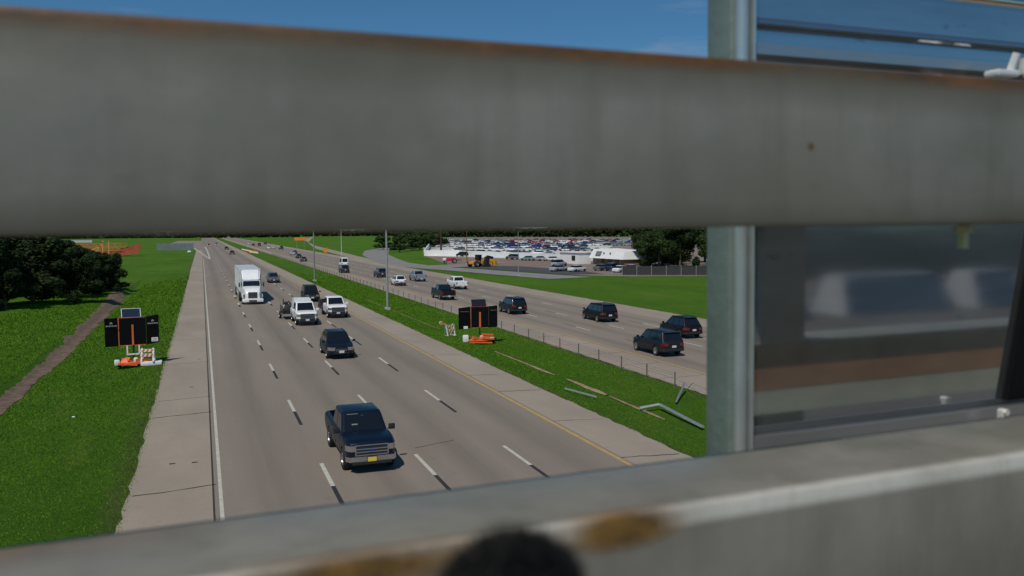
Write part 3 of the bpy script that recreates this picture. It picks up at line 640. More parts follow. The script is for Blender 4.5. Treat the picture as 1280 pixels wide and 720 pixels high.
    if pk:
        b = MB(); b.box((0, nose + .012, .90), (w2 * 1.20, .05, .40), bev=.02); g = b.build('grille', M_TRIM, t)
        b = MB()
        for zz in (.715, .83, .94, 1.085): b.box((0, nose + .03, zz), (w2 * 1.26, .05, .045), bev=.012)
        for sx in (-1, 1): b.box((sx * w2 * .62, nose + .03, .90), (.05, .05, .40), bev=.01)
        b.build('grille_bar', M_CHROME if chrome else mat('grille_grey', (.12, .12, .12), .4), g)
        b = MB(); b.box((0, nose + .06, .885), (.24, .02, .09), bev=.009); b.build('badge', mat('blue_badge', (.03, .06, .2), .2, .3), g)
        b = MB(); pth = brim(wid, nose - .22, nose, x_end=0.0, grow=.045); wrap(b, pth, .47, .66, .05); wrap(b, mirror(pth), .47, .66, .05)
        bp = b.build('front_bumper', M_CHROME if chrome else M_TRIM, t)
        for sx in (-1, 1):
            b = MB(); b.bar((sx * w2 * .72, nose + .04, .565), (sx * w2 * .72, nose + .055, .565), .055, n=12); b.build('fog_lamp', M_LAMP, bp)
        b = MB(); b.box((0, nose + .04, .42), (w2 * 1.5, .10, .10)); b.build('air_dam', M_TRIM, t)
    else:
        b = MB(); b.box((0, nose + .005, zl0 + .03), (w2 * .84, .05, .20), bev=.03); g = b.build('grille', M_TRIM, t)
        b = MB()
        for zz in (-.06, 0, .06): b.box((0, nose + .032, zl0 + .03 + zz), (w2 * .8, .02, .016))
        b.build('grille_bar', M_CHROME, g)
        b = MB(); b.box((0, nose + .005, zb + .17), (w2 * 1.15, .06, .10), bev=.02); b.build('lower_grille', M_TRIM, t)
    b = MB(); b.box((0, nose + (.06 if pk else .04), .55 if pk else zb + .26), (.34, .02, .16)); np_ = b.build('number_plate', plate, t)
    if chrome: b = MB(); b.box((0, nose + .055, .55), (.39, .02, .20), bev=.008); b.build('plate_frame', M_TRIM, np_)
    # rear
    if pk and not flatbed:
        for sx in (-1, 1):
            b = MB(); b.box((sx * w2 * .885, -hl - .004, 1.0), (.16, .05, .38), bev=.015); b.build('taillight', M_RED, t)
        b = MB(); b.box((0, -hl - .07, .56), (W * .92, .16, .17), bev=.03); bp = b.build('rear_bumper', M_CHROME, t)
        b = MB(); b.box((0, -hl - .156, .58), (.32, .012, .14)); b.build('number_plate', M_PLATE, bp)
        b = MB(); b.box((0, -hl - .012, .98), (W * .74, .02, .44), bev=.008); tg = b.build('tailgate', pm, t); b = MB(); b.box((0, -hl - .028, 1.08), (.22, .02, .05)); b.build('handle', M_TRIM, tg)
    elif not pk:
        for sx in (-1, 1):
            pth = [(w2 * .50, -hl - .014), (w2 * .80 + .015, -hl - .014), (w2 * .90 + .015, -hl + .12), (w2 * .955 + .01, -hl + .34)]
            if sx < 0: pth = mirror(pth)
            b = MB(); wrap(b, pth, belt - .30, belt - .10, .03); b.build('taillight', M_RED, t)
        b = MB(); pth = [(0, -hl - .05), (w2 * .80, -hl - .05), (w2 * .92, -hl + .10), (w2 * .98, -hl + .36)]; wrap(b, pth, zb + .12, zb + .32, .04); wrap(b, mirror(pth), zb + .12, zb + .32, .04); b.build('rear_bumper', M_TRIM if kind != 'sedan' else pm, t)
        b = MB(); b.box((0, -hl - .02, zb + .46), (.34, .03, .15)); b.build('number_plate', M_PLATE, t)
        if kind in ('suv', 'crossover', 'minivan') and lod < 2:
            for sx in (-1, 1):
                b = MB(); b.beam((sx * wt_ * .90, yrt + .2, zr + .03), (sx * wt_ * .90, yft - .15, zr + .03), .04, .035); b.build('roof_rail', M_TRIM, t)
            b = MB(); b.hexa([(-wt_ * .9, yrt - .16, zr - .05), (wt_ * .9, yrt - .16, zr - .05), (wt_ * .9, yrt + .15, zr - .02), (-wt_ * .9, yrt + .15, zr - .02), (-wt_ * .9, yrt - .16, zr - .02), (wt_ * .9, yrt - .16, zr - .02), (wt_ * .9, yrt + .15, zr + .014), (-wt_ * .9, yrt + .15, zr + .014)]); b.build('spoiler', pm, t)
    if topper:
        b = MB(); b.hexa([(-w2 * .9, -hl + .1, 1.24), (w2 * .9, -hl + .1, 1.24), (w2 * .9, D['bed'] + .04, 1.24), (-w2 * .9, D['bed'] + .04, 1.24), (-w2 * .78, -hl + .25, H + .16), (w2 * .78, -hl + .25, H + .16), (w2 * .78, D['bed'] + .0, H + .16), (-w2 * .78, D['bed'] + .0, H + .16)]); b.build('bed_cap', pm, t)
    if flatbed:
        b = MB(); b.box((0, -2.25, 1.0), (2.3, 2.5, .16)); b.box((0, -1.12, 1.35), (2.2, .08, .7)); b.box((0, -2.25, .65), (.9, 2.5, .25))
        for sx in (-1, 1): b.box((sx * .98, -2.5, 1.28), (.34, 1.7, .45), bev=.02); b.box((sx * 1.16, -2.25, .80), (.05, 2.4, .28))
        b.build('flatbed', M_TRIM, t)
    return t
IN, OUT = 'vehicles driving towards the bridge', 'vehicles driving away from the bridge'
ZI, ZO = Z0, ZR
DKBLUE = (.003, .008, .020)
vehicle('pickup_truck', 'pickup', 'dark blue pickup truck with chrome grille and bumper, nearest vehicle on the inbound road', 'pickup truck', DKBLUE, 5.52, 30.1, -1, IN, chrome=True, plate=M_PLATEY, metal=.2).scale = (.94, .95, .96)
vehicle('crossover_car', 'crossover', 'dark navy crossover following the blue pickup, ahead of the two white trucks', 'car', (.005, .008, .016), 8.70, 58.2, -1, IN, metal=.2)
vehicle('pickup_truck', 'pickup', 'white pickup truck with a tall bed cap, towing a dark trailer', 'pickup truck', (.80, .80, .78), 8.95, 80.3, -1, IN, topper=True, H_scale=1.07, metal=0)
vehicle('pickup_truck', 'pickup', 'white pickup truck with a black flatbed in the lane beside the median', 'pickup truck', (.80, .80, .78), 12.6, 86.0, -1, IN, flatbed=True, H_scale=1.04, metal=0)
vehicle('suv', 'suv', 'black suv with one headlight glinting behind the two white pickups', 'car', (.006, .006, .007), 12.6, 107, -1, IN, H_scale=1.08, metal=0)
vehicle('crossover_car', 'crossover', 'grey crossover alone in the lane right of the white semi truck', 'car', (.10, .10, .11), 11.3, 149.5, -1, IN)
vehicle('suv', 'suv', 'dark suv nearest the bridge on the outbound road', 'car', (.014, .016, .020), 31.9, 54.0, 1, OUT, z=ZO, metal=.3)
vehicle('crossover_car', 'crossover', 'black crossover with red tail lamps, right beside the nearest outbound suv', 'car', (.007, .007, .009), 38.8, 62.4, 1, OUT, z=ZO, metal=.3, H_scale=1.04)
vehicle('minivan', 'minivan', 'black minivan with bright wheels in the third outbound lane', 'car', (.005, .005, .006), 38.0, 76.6, 1, OUT, z=ZO, metal=.1)
vehicle('suv', 'suv', 'black suv seen just right of the message board in the median', 'car', (.006, .006, .008), 32.5, 87.6, 1, OUT, z=ZO, metal=.1)
vehicle('pickup_truck', 'pickup', 'black pickup truck with chrome rear bumper behind the white pickup', 'pickup truck', (.008, .008, .009), 30.6, 109.5, 1, OUT, z=ZO, metal=.1)
vehicle('pickup_truck', 'pickup', 'white pickup truck seen from behind in the outermost outbound lane', 'pickup truck', (.80, .80, .79), 38.1, 128.5, 1, OUT, z=ZO, metal=0)
vehicle('pickup_truck', 'pickup', 'silver grey pickup truck driving away between the white car and the white pickup', 'pickup truck', (.28, .31, .34), 37.2, 151.5, 1, OUT, z=ZO)
vehicle('sedan', 'crossover', 'white car partly crossed by the tall light pole', 'car', (.78, .78, .80), 31.3, 141.5, 1, OUT, z=ZO, metal=0)
vehicle('suv', 'suv', 'dark grey suv just left of the tall light pole', 'car', (.03, .032, .04), 33.4, 168, 1, OUT, z=ZO)
vehicle('crossover_car', 'crossover', 'dark car close behind a white box van on the outbound road', 'car', (.02, .025, .03), 29.6, 190, 1, OUT, z=ZO)
vehicle('delivery_van', 'suv', 'white van just ahead of a dark car on the outbound road', 'van', (.8, .8, .78), 34.5, 222, 1, OUT, z=ZO, H_scale=1.35, metal=0, lod=2)
far_out = [((.05, .05, .06), 29.3, 268, 'dark car with a pale rear window far off on the outbound road'), ((.02, .02, .02), 31.4, 302, 'small black car beyond the first far dark car outbound'), ((.5, .5, .5), 33.5, 345, 'light silver car below a dark one in the far outbound traffic'), ((.04, .05, .07), 36.0, 362, 'dark blue car beside the light silver one in the far outbound traffic'),
 ((.02, .02, .02), 38.5, 455, 'black boxy car right of the white cluster in far outbound traffic'), ((.75, .75, .75), 33.2, 470, 'white car in the middle of the far outbound cluster'), ((.6, .6, .6), 36.8, 485, 'pale grey car right of the white one in the far outbound cluster'), ((.2, .012, .015), 34.0, 560, 'dark red van in the farthest outbound traffic'),
 ((.02, .02, .03), 32, 590, 'black car left of the dark red van in the farthest traffic'), ((.7, .7, .72), 31.5, 640, 'white car leftmost of the farthest outbound traffic'), ((.03, .03, .03), 43, 640, 'dark suv top of the far outbound cluster')]
for i, (c_, x_, y_, l_) in enumerate(far_out): vehicle('suv' if i in (7, 4, 10) else 'sedan', 'suv' if i in (7, 4, 10) else 'sedan', l_, 'van' if i == 7 else 'car', c_, x_, y_, 1, OUT, z=ZO, lod=2, H_scale=1.3 if i == 7 else 1)
for (c_, x_, y_, l_, gl) in [((.09, .012, .015), 10.9, 346, 'dark red car, nearer of the two small cars beyond the semi truck', 0), ((.012, .012, .014), 11.4, 442, 'black car, farther of the two small cars beyond the semi truck', 0), ((.35, .02, .02), 4.0, 560, 'red car with shining headlights far off near the gore', 1), ((.03, .03, .03), 9.3, 600, 'dark car with shining headlights farthest off on the inbound road', 1)]:
    vehicle('sedan', 'sedan', l_, 'car', c_, x_, y_, -1, IN, lod=2, glow=bool(gl))

# towed trailer behind the white pickup
t = thing('utility_trailer', 'dark utility trailer carrying black equipment, towed behind the white pickup with bed cap', 'trailer', (8.3, 88.2, Z0), PI)
b = MB(); b.box((0, 0, .62), (2.0, 3.2, .12)); b.beam((0, 1.6, .55), (0, 2.5, .5), .1, .1); b.build('frame', M_TRIM, t)
b = MB()
for sx in (-1, 1):
    b = MB()
    for zz in (.95, 1.25): b.beam((sx * .98, -1.55, zz), (sx * .98, 1.55, zz), .05, .05)
    for yy in (-1.55, -.5, .5, 1.55): b.box((sx * .98, yy, .95), (.05, .05, .65))
    b.build('side_rack', mat('dark_rack', (.03, .03, .03), .6), t)
for sx in (-1, 1): wheel(t, sx * 1.12, -.2, .36, .22, sx)
b = MB(); b.box((.2, .3, 1.05), (1.2, 1.2, .7), bev=.1); b.bar((.7, -.6, .7), (.75, -.7, 1.9), .05); b.box((.6, 0, 1.5), (.5, .6, .35), bev=.08); b.bar((-.4, -.9, .9), (.3, -.3, 1.7), .06); b.build('equipment', mat('equipment_dark', (.035, .035, .035), .5, var=.5), t, smooth=40)
b = MB(); b.box((.72, .55, 1.25), (.25, .25, .3), bev=.05); b.build('white_box', M_WPLASTIC, t)

# semi truck
t = thing('semi_truck', 'white semi truck with a long pale box trailer driving towards the bridge', 'truck', (5.55, 106.6, Z0), PI)
PW = paint('semi_white', (.82, .82, .80), 0)
# local: front bumper at y=0, going back to -y
b = MB()
top = [(-2.3, 2.05), (-1.9, 2.0), (-1.2, 1.9), (-.45, 1.72), (-.15, 1.55), (0, 1.3)]; wid = [(-2.3, 1.12), (-1.3, 1.0), (-.5, .92), (-.1, .84), (0, .78)]; bot = [(-2.3, .62), (0, .62)]
body_loft(b, top, wid, bot, [-2.3, -1.9, -1.5, -1.2, -.8, -.45, -.25, -.1, 0]); b.build('hood', PW, t, smooth=40)
b = MB()
for sx in (-1, 1): b.box((sx * 1.0, -1.15, .95), (.42, 1.3, .5), bev=.12)
b.build('fender', PW, t, smooth=40)
b = MB(); b.box((0, -.02, .50), (2.42, .45, .42), bev=.10); b.build('front_bumper', PW, t, smooth=40)
b = MB(); b.box((0, .01, 1.12), (1.05, .08, .72), bev=.04); g = b.build('grille', M_TRIM, t); b = MB()
for k in range(6): b.box((0, .06, .85 + .11 * k), (.98, .02, .022))
b.build('grille_bar', M_CHROME, g)
b = MB(); b.box((0, .21, .45), (.9, .04, .2), bev=.02); b.build('air_intake', M_TRIM, t)
for sx in (-1, 1):
    b = MB(); b.hexa([(sx * .62, -.02, .92), (sx * 1.08, -.42, .92), (sx * 1.08, -.5, .92), (sx * .62, -.1, .92), (sx * .66, -.06, 1.2), (sx * 1.10, -.50, 1.22), (sx * 1.10, -.6, 1.22), (sx * .66, -.16, 1.2)]); b.build('headlight', M_LAMP, t)
b = MB(); b.hexa([(-1.16, -4.6, .7), (1.16, -4.6, .7), (1.16, -2.1, .7), (-1.16, -2.1, .7), (-1.16, -4.6, 2.75), (1.16, -4.6, 2.75), (1.02, -2.55, 2.75), (-1.02, -2.55, 2.75)]); b.build('cab', PW, t)
q = [(1.10, -2.1 - .30, 1.95), (-1.10, -2.1 - .30, 1.95), (-1.03, -2.56, 2.72), (1.03, -2.56, 2.72)]
b = MB(); panel(b, q, .04, .96, .02, .95, .05, .06); b.build('windshield', M_GLASS, t)
for sx in (-1, 1):
    b = MB(); b.box((sx * 1.14, -3.0, 2.25), (.06, .8, .6), bev=.02); b.build('side_window', M_GLASS, t)
    b = MB(); b.box((sx * 1.42, -2.2, 2.25), (.16, .1, .55), bev=.04); b.box((sx * 1.25, -2.25, 2.25), (.3, .04, .04)); b.build('mirror', M_TRIM, t)
b = MB(); bm = bmesh.new()
P = [(-1.14, -4.7, 2.74), (1.14, -4.7, 2.74), (1.02, -2.5, 2.74), (-1.02, -2.5, 2.74), (-1.14, -4.7, 4.0), (1.14, -4.7, 4.0), (1.06, -3.7, 3.95), (-1.06, -3.7, 3.95)]
vv = [bm.verts.new(p) for p in P]
for f in [(0, 3, 2, 1), (4, 5, 6, 7), (0, 1, 5, 4), (1, 2, 6, 5), (2, 3, 7, 6), (3, 0, 4, 7)]: bm.faces.new([vv[i] for i in f])
bmesh.ops.bevel(bm, geom=bm.edges[:], offset=.14, segments=3, affect='EDGES'); bm.verts.index_update(); b.add([v.co.copy() for v in bm.verts], [[v.index for v in f.verts] for f in bm.faces]); bm.free()
b.build('roof_fairing', PW, t, smooth=50)
M_TR = mat('trailer_side', (.60, .63, .63), .45, .2, var=.08, scale=.6)
b = MB(); b.box((0, -12.6, 2.60), (2.55, 15.2, 2.84), bev=.03); tr = b.build('trailer', M_TR, t)
b = MB()
for k in range(26):
    for sx in (-1, 1): b.box((sx * 1.285, -5.3 - .59 * k, 2.6), (.02, .05, 2.6))
b.build('trailer_rib', M_TR, tr)
b = MB(); b.box((0, -12.6, 1.05), (1.0, 14.8, .25)); b.box((0, -4.0, .75), (.95, 5, .25))
for sx in (-1, 1): b.bar((sx * .95, -5.6, .75), (sx * .95, -4.0, .75), .3, n=16)
b.build('chassis', M_TRIM, t)
for yy in (-1.15, -5.9, -7.2, -17.6, -18.9):
    for sx in (-1, 1): wheel(t, sx * 1.08, yy, .5, .3 if yy > -2 else .5, sx)
for sx in (-1, 1):
    b = MB(); b.box((sx * 1.24, -13.0, .72), (.03, 7, .55)); b.build('side_skirt', M_TR, t)

# ------------------------------------------------------------------ portable message boards
def message_board(label, x, y, z, scale, rot, white_frame, zb, zt, wings, centre, mast_h, logo):
    t = thing('message_board', label, 'message board', (x, y, z), rot, 'black portable message boards on the grass verges')
    cx0, cx1 = centre
    b = MB(); b.box(((cx0 + cx1) / 2, 0, (zb + zt) / 2), (cx1 - cx0, .16, zt - zb), bev=.015); pn = b.build('centre_panel', M_BLACK, t)
    b = MB(); w_ = .045 if logo else .03
    b.box((cx0 + w_ / 2, -.09, (zb + zt) / 2), (w_, .03, zt - zb)); b.box(((cx0 + cx1) / 2, -.09, zb + w_ / 2), (cx1 - cx0 - .1, .03, w_)); b.box(((cx0 + cx1) / 2 , -.09, zt - w_ / 2), (cx1 - cx0 - .1, .02, w_ * .5))
    b.build('orange_frame', M_ORANGE, pn)
    b = MB(); b.box(((cx0 + cx1) / 2 + .02, -.12, zb + .38 * (zt - zb)), (.12 if logo else .15, .07, .72 * (zt - zb)), bev=.015); b.build('mast', mat('mast_orange', (.60, .15, .045), .5, var=.2), t)
    for i, (w0, w1, skew, lz) in enumerate(wings):
        q = MB(); yy = -.10 if i == 0 else .0
        q.hexa([(w0, yy - skew, zb + lz), (w1, -.02, zb), (w1, .06, zb), (w0, yy - skew + .08, zb + lz), (w0, yy - skew, zt + lz), (w1, -.02, zt), (w1, .06, zt), (w0, yy - skew + .08, zt + lz)]); wg = q.build('side_panel', M_BLACK, t)
        m = MB(); a, c_ = (w0, w1) if w0 < w1 else (w1, w0); mx_ = (a + c_) / 2; ww = (c_ - a)
        yo = -.10 - skew * .5 - .03
        zt_ = zt + lz * .5
        if logo:
            m.box((mx_, yo - .03, zt_ - .34), (.17, .02, .06)); m.box((mx_, yo - .03, zt_ - .28), (.10, .02, .05))
            for k in range(7): m.box((mx_ - ww * .36 + ww * .12 * k, yo - .03, zt_ - .50), (ww * .085, .02, .085 - .02 * (k % 2)))
        else:
            for k in range(6): m.box((mx_ - ww * .3 + ww * .12 * k, yo - .03, zt_ - .34), (ww * .07, .02, .06))
        m.build('lettering', mat('faded_white', (.30, .30, .31), .6) if logo else mat('dim_white', (.16, .12, .11), .6), wg)
        if (i == 1 and logo) or (i == 0 and not logo):
            m = MB(); m.box((mx_ + (.1 if logo else .08), yo - .035, zb + lz * .5 + (.28 if logo else .12)), (.40 if logo else .34, .02, .26 if logo else .22)); pl = m.build('placard', M_WPLASTIC, wg)
            m = MB()
            for k in range(2): m.box((mx_ + .1, yo - .05, zb + lz * .5 + .23 + .1 * k), (.28, .012, .035))
            if logo: m.build('placard_text', mat('grey_text', (.3, .25, .25), .6), pl)
    # solar panel tilted above the centre
    rt = Matrix.Rotation(R(38), 3, 'X')
    b = MB(); b.box(((cx0 + cx1) / 2 - .03, .35, zt + .22), (1.12, .82, .05), 0, rt); sp_ = b.build('solar_panel', M_SOLAR if logo else mat('dark_cells', (.012, .012, .016), .3), t)
    b = MB(); c0 = Vector(((cx0 + cx1) / 2 - .03, .35, zt + .22))
    for d_, s_ in (((-.57, 0, .01), (.05, .9, .07)), ((.57, 0, .01), (.05, .9, .07)), ((0, .43, .01), (1.16, .05, .07)), ((0, -.43, .01), (1.16, .05, .07))):
        b.box(c0 + rt @ Vector(d_), s_, 0, rt)
    b.build('panel_frame', mat('pale_alloy', (.5, .5, .48), .5, .2) if logo else M_BLACK, sp_)
    # mast and trailer
    b = MB(); b.box((0.02, 0, (mast_h + .35) / 2), (.11, .11, mast_h - .35)); b.build('post', M_TRIM, t)
    return t
t = message_board('black portable message board with white markings and orange frame on the left lawn', -4.45, 61.3, hz(-4.45), 1, R(6), True, 1.42, 3.28, [(-1.66, -.87, .18, .0), (1.62, .84, -.12, .10)], (-.85, .82), 1.5, True)
b = MB()
for sx in (-.42, .30): b.box((sx + .06, -.15, 1.12), (.09, .06, .62))
b.box((0, -.15, .86), (.3, .06, .09)); b.box((.25, -.15, .86), (.3, .06, .09)); b.box((-.26, -.15, .86), (.2, .06, .09)); b.build('white_support', M_WPLASTIC, t)
M_OW = M_WPLASTIC
b = MB(); b.box((-.15, -.1, .30), (1.6, .9, .16), bev=.04); b.beam((-.9, -.5, .30), (.2, -.7, .20), .1, .1); b.beam((.1, -.4, .48), (1.1, -.3, .36), .3, .2); b.beam((-.5, -.35, .3), (-.3, -.1, .62), .3, .12); b.hexa([(-.85, -.4, .36), (-.35, -.5, .36), (-.3, .2, .36), (-.8, .2, .36), (-.7, -.3, .62), (-.45, -.3, .66), (-.4, .1, .62), (-.65, .1, .6)])
b.build('trailer_frame', M_ORANGE, t)
for cc, sz in (((-1.0, -.3, .38), (.34, .4, .36)), ((.12, -.35, .50), (.26, .28, .3))):
    b = MB(); b.box(cc, sz, bev=.09); b.build('battery_box', M_WPLASTIC, t, smooth=40)
for x_ in (-.85, 1.15):
    wheel(t, x_, .1, .30, .2, 1 if x_ > 0 else -1)
def barricade(label, x, y, rz, s, tilt):
    t = thing('traffic_barricade', label, 'barricade', (x, y, hz(x)), rz, 'small white and orange barricades on the grass')
    for sx in (-.42, .42):
        b = MB(); b.beam((sx * s, -.28 * s, 0.02), (sx * s * .95, 0, 1.02 * s), .09, .06); b.build('leg', M_WPLASTIC, t)
        b = MB(); b.beam((sx * s, .28 * s, 0.02), (sx * s * .95, 0.02, 1.02 * s), .09, .06); b.build('leg', M_WPLASTIC, t)
        b = MB(); b.beam((sx * s, -.32 * s, 0.05), (sx * s, .32 * s, .05), .12, .08); b.build('foot', M_WPLASTIC, t)
    for zz in (.86, .52):
        bd = MB(); bd.box((0, -.14 * (1.05 - zz) * 2 - .02, zz * s), (1.0 * s, .04, .22 * s)); o = bd.build('board', M_WPLASTIC, t)
        st = MB()
        for k in range(3):
            x0 = -.42 * s + .30 * s * k; yb = -.14 * (1.05 - zz) * 2 - .045
            st.hexa([(x0, yb, zz * s - .10 * s), (x0 + .14 * s, yb, zz * s - .10 * s), (x0 + .14 * s, yb + .01, zz * s - .10 * s), (x0, yb + .01, zz * s - .10 * s), (x0 + .12 * s, yb, zz * s + .10 * s), (x0 + .26 * s, yb, zz * s + .10 * s), (x0 + .26 * s, yb + .01, zz * s + .10 * s), (x0 + .12 * s, yb + .01, zz * s + .10 * s)])
        st.build('orange_stripe', M_ORANGE, o)
    return t
barricade('white and orange barricade standing right of the message board on the left lawn', -3.55, 60.9, R(-8), .86, 0).location.z += .28
b = MB(); b.box((0, 0, .14), (1.3, .7, .28), bev=.08); o = b.build('sandbag_pile', M_WPLASTIC, None, smooth=50); o.location = (-3.35, 61.0, hz(-3.35)); tag(o, 'low white weight under the barricade on the left lawn', 'weight')

t = message_board('black portable message board with orange mast on the grassy median', 21.4, 67.4, hz(21.4), 1, R(-12), False, 1.35, 3.12, [(-1.72, -.72, .1, -.1), (1.52, .80, 0.0, .06)], (-.70, .78), 1.4, False)
b = MB(); b.box((.05, -.1, .34), (1.9, .8, .14), bev=.04); b.beam((-.6, -.45, .62), (.1, -.2, .45), .34, .18); b.beam((.2, -.4, .58), (1.2, -.5, .5), .3, .18); b.beam((-.9, -.6, .22), (1.0, -.75, .18), .1, .1); b.beam((.1, .2, .8), (1.2, .2, .72), .12, .12); b.build('trailer_frame', M_ORANGE, t)
for cc, sz in (((-1.15, -.2, .50), (.5, .34, .6)), ((.15, -.35, .62), (.34, .24, .3)), ((1.0, -.55, .55), (.42, .2, .2))):
    b = MB(); b.box(cc, sz, bev=.12); b.build('battery_box', M_WPLASTIC if cc[0] < 0 else mat('peach_plastic', (.8, .4, .25), .5), t, smooth=40)
for x_ in (-.9, 1.1): wheel(t, x_, .1, .30, .2, 1 if x_ > 0 else -1)
t = barricade('white and orange barricade with warning lamp, alone on the median beside the message board', 20.1, 71.9, R(25), 1.0, 0)
b = MB(); b.beam((-.35, 0, 1.0), (-.85, 0, 1.18), .12, .12); b.bar((-.95, -.06, 1.20), (-.95, .06, 1.20), .17, n=14); b.build('warning_lamp', mat('peach_plastic', (.8, .4, .25), .5), t)

# ------------------------------------------------------------------ cable barrier, poles, broken rails
t = thing('cable_barrier', 'low cable barrier of thin steel posts along the outbound shoulder', 'barrier', (26.0, 0, 0))
for k in range(90):
    y = 43.9 + 3.45 * k; b = MB(); r_ = .035 if y < 130 else .045; b.box((random.uniform(-.03, .03), y, ZR + .42), (r_ * 2, r_ * 1.2, .84)); b.build('post', mat('weathered_post', (.16, .14, .12), .7, .3), t)
for zz in (.45, .62, .76):
    b = MB(); b.bar((0, 43.9, ZR + zz), (0, 43.9 + 3.45 * 89, ZR + zz), .013, n=5); b.build('cable', M_GALV, t)
b = MB(); b.bar((0, 43.9, ZR + .5), (.1, 41.2, ZR + .02), .02, n=5); b.build('cable', M_GALV, t)
def bent_rail(label, pts, prof_w=.30):
    b = MB()
    for i in range(len(pts) - 1):
        a, c_ = Vector(pts[i]), Vector(pts[i + 1]); d = (c_ - a); n_ = Vector((-d.y, d.x, 0)).normalized()
        pr = [(-prof_w / 2, 0), (-prof_w * .28, .07), (-prof_w * .1, .0), (prof_w * .1, .0), (prof_w * .28, .07), (prof_w / 2, 0)]
        for j in range(5):
            (u0, h0), (u1, h1) = pr[j], pr[j + 1]
            q = [a + n_ * u0 + ZV * h0, a + n_ * u1 + ZV * h1, c_ + n_ * u1 + ZV * h1, c_ + n_ * u0 + ZV * h0]
            b.hexa([v - ZV * .012 for v in q] + q)
    o = b.build('fallen_guardrail', M_GALV); return tag(o, label, 'guardrail piece', 'broken guardrail pieces on the median')
def gp(x, y, k=1.09, dz=.14):
    X = x * k; return (X, y * k, hz(X) + dz)
bent_rail('long bent silver guardrail piece lying on the median grass', [gp(19.25, 35.7), gp(20.25, 35.6, 1.09, .3), gp(19.95, 31.3)], .18)
bent_rail('silver guardrail piece leaning up towards the cable barrier', [gp(21.5, 36.2), gp(23.2, 38.2, 1.10, .55)], .12)
bent_rail('thin pale guardrail strip lying flat on the median grass', [gp(17.45, 40.4, 1.07), gp(18.35, 38.5, 1.07)], .08)
b = MB(); b.bar((25.9, 42.4, -.5), (25.4, 41.0, .15), .02); b.bar((25.4, 41.0, .15), (25.7, 39.5, -.1), .02); tag(b.build('broken_cable', M_GALV), 'loose end of steel cable at the broken end of the barrier', 'cable')
def light_pole(x, y, z, h, r, label, arm=True, m=M_POLE, group='light poles beside the road'):
    t = thing('light_pole', label, 'light pole', (x, y, z), 0, group)
    b = MB(); b.bar((0, 0, 0), (0, 0, h), r, n=10, r2=r * .6); b.build('pole', m, t, smooth=60)
    b = MB(); b.box((0, 0, .12), (r * 4, r * 4, .3), bev=.03); b.build('base', mat('base_concrete', (.4, .38, .35), .9), t)
    if arm:
        for sx in (-1, 1):
            b = MB(); b.bar((0, 0, h - .4), (sx * 2.2, 0, h + .3), .05, n=6); b.build('arm', m, t)
            b = MB(); b.box((sx * 2.5, 0, h + .32), (.8, .3, .14), bev=.03); b.build('lamp', M_GALV, t)
    return t
light_pole(20.15, 98.7, hz(20.15), 12.5, .15, 'tall grey light pole on the median, nearer of the two')
light_pole(18.9, 157, hz(18.9), 12.5, .15, 'tall grey light pole on the median, farther of the two', True, mat('dull_pole', (.22, .23, .2), .6))
light_pole(47.9 + 1.2, 324, ZR, 11, .12, 'thin pale pole on the grass beyond the outbound road', False, mat('pale_pole', (.6, .6, .58), .6))
light_pole(59.9, 162.2, ZR, 9, .09, 'thin grey pole at the near edge of the car lot', False, M_GALV, 'poles around the car lot')
light_pole(67.8, 224, ZR, 9, .14, 'brown wooden pole rising from the gravel left of the loader', False, mat('brown_pole', (.16, .08, .05), .8), 'poles around the car lot')
light_pole(86.5, 320, ZR, 11, .42, 'thick dark red sign pole at the left end of the white wall', False, mat('dark_red_pole', (.055, .012, .010), .6), 'poles around the car lot')
# orange road work signs
def road_sign(label, x, y, z, w_, h_, up, col, diamond=False):
    t = thing('road_work_sign', label, 'road sign', (x, y, z), 0, 'orange road work signs')
    for sx in (-1, 1): b = MB(); b.box((sx * w_ * .3, .05, (up + h_ * .5) / 2), (.12, .12, up + h_ * .5)); b.build('post', M_GALV, t)
    b = MB()
    if diamond: b.hexa([(0, -.04, up - h_ / 2), (w_ / 2, -.04, up), (w_ / 2, 0, up), (0, 0, up - h_ / 2), (-w_ / 2, -.04, up), (0, -.04, up + h_ / 2), (0, 0, up + h_ / 2), (-w_ / 2, 0, up)])
    else: b.box((0, -.03, up), (w_, .05, h_))
    b.build('board', col, t)
M_OS = mat('sign_orange', (.80, .26, .02), .6)
road_sign('orange road work sign standing beyond the outbound road', 46.6, 349, ZR, 2.4, 2.2, 1.6, M_OS, True)
road_sign('wide orange sign high beside the far outbound lanes', 47.5, 450, ZR, 6.0, 1.5, 5.4, M_OS)
t = thing('road_work_sign', 'orange and white sign lying on its side on the far median', 'road sign', (18.6, 364, hz(18.6)), R(-8))
b = MB(); b.hexa([(-3.0, 0, .6), (3.2, -.5, .1), (3.2, 0, .1), (-3.0, .5, .6), (-2.4, 0, 1.9), (2.8, -.5, .9), (2.8, 0, .9), (-2.4, .5, 1.9)]); b.build('board', M_OS, t)
b = MB(); b.beam((-3.4, -.3, 1.9), (0, -.5, 1.0), .2, .4); b.beam((-.4, -.7, .8), (3.0, -.9, .3), .2, .5); b.build('white_leg', M_WPLASTIC, t)

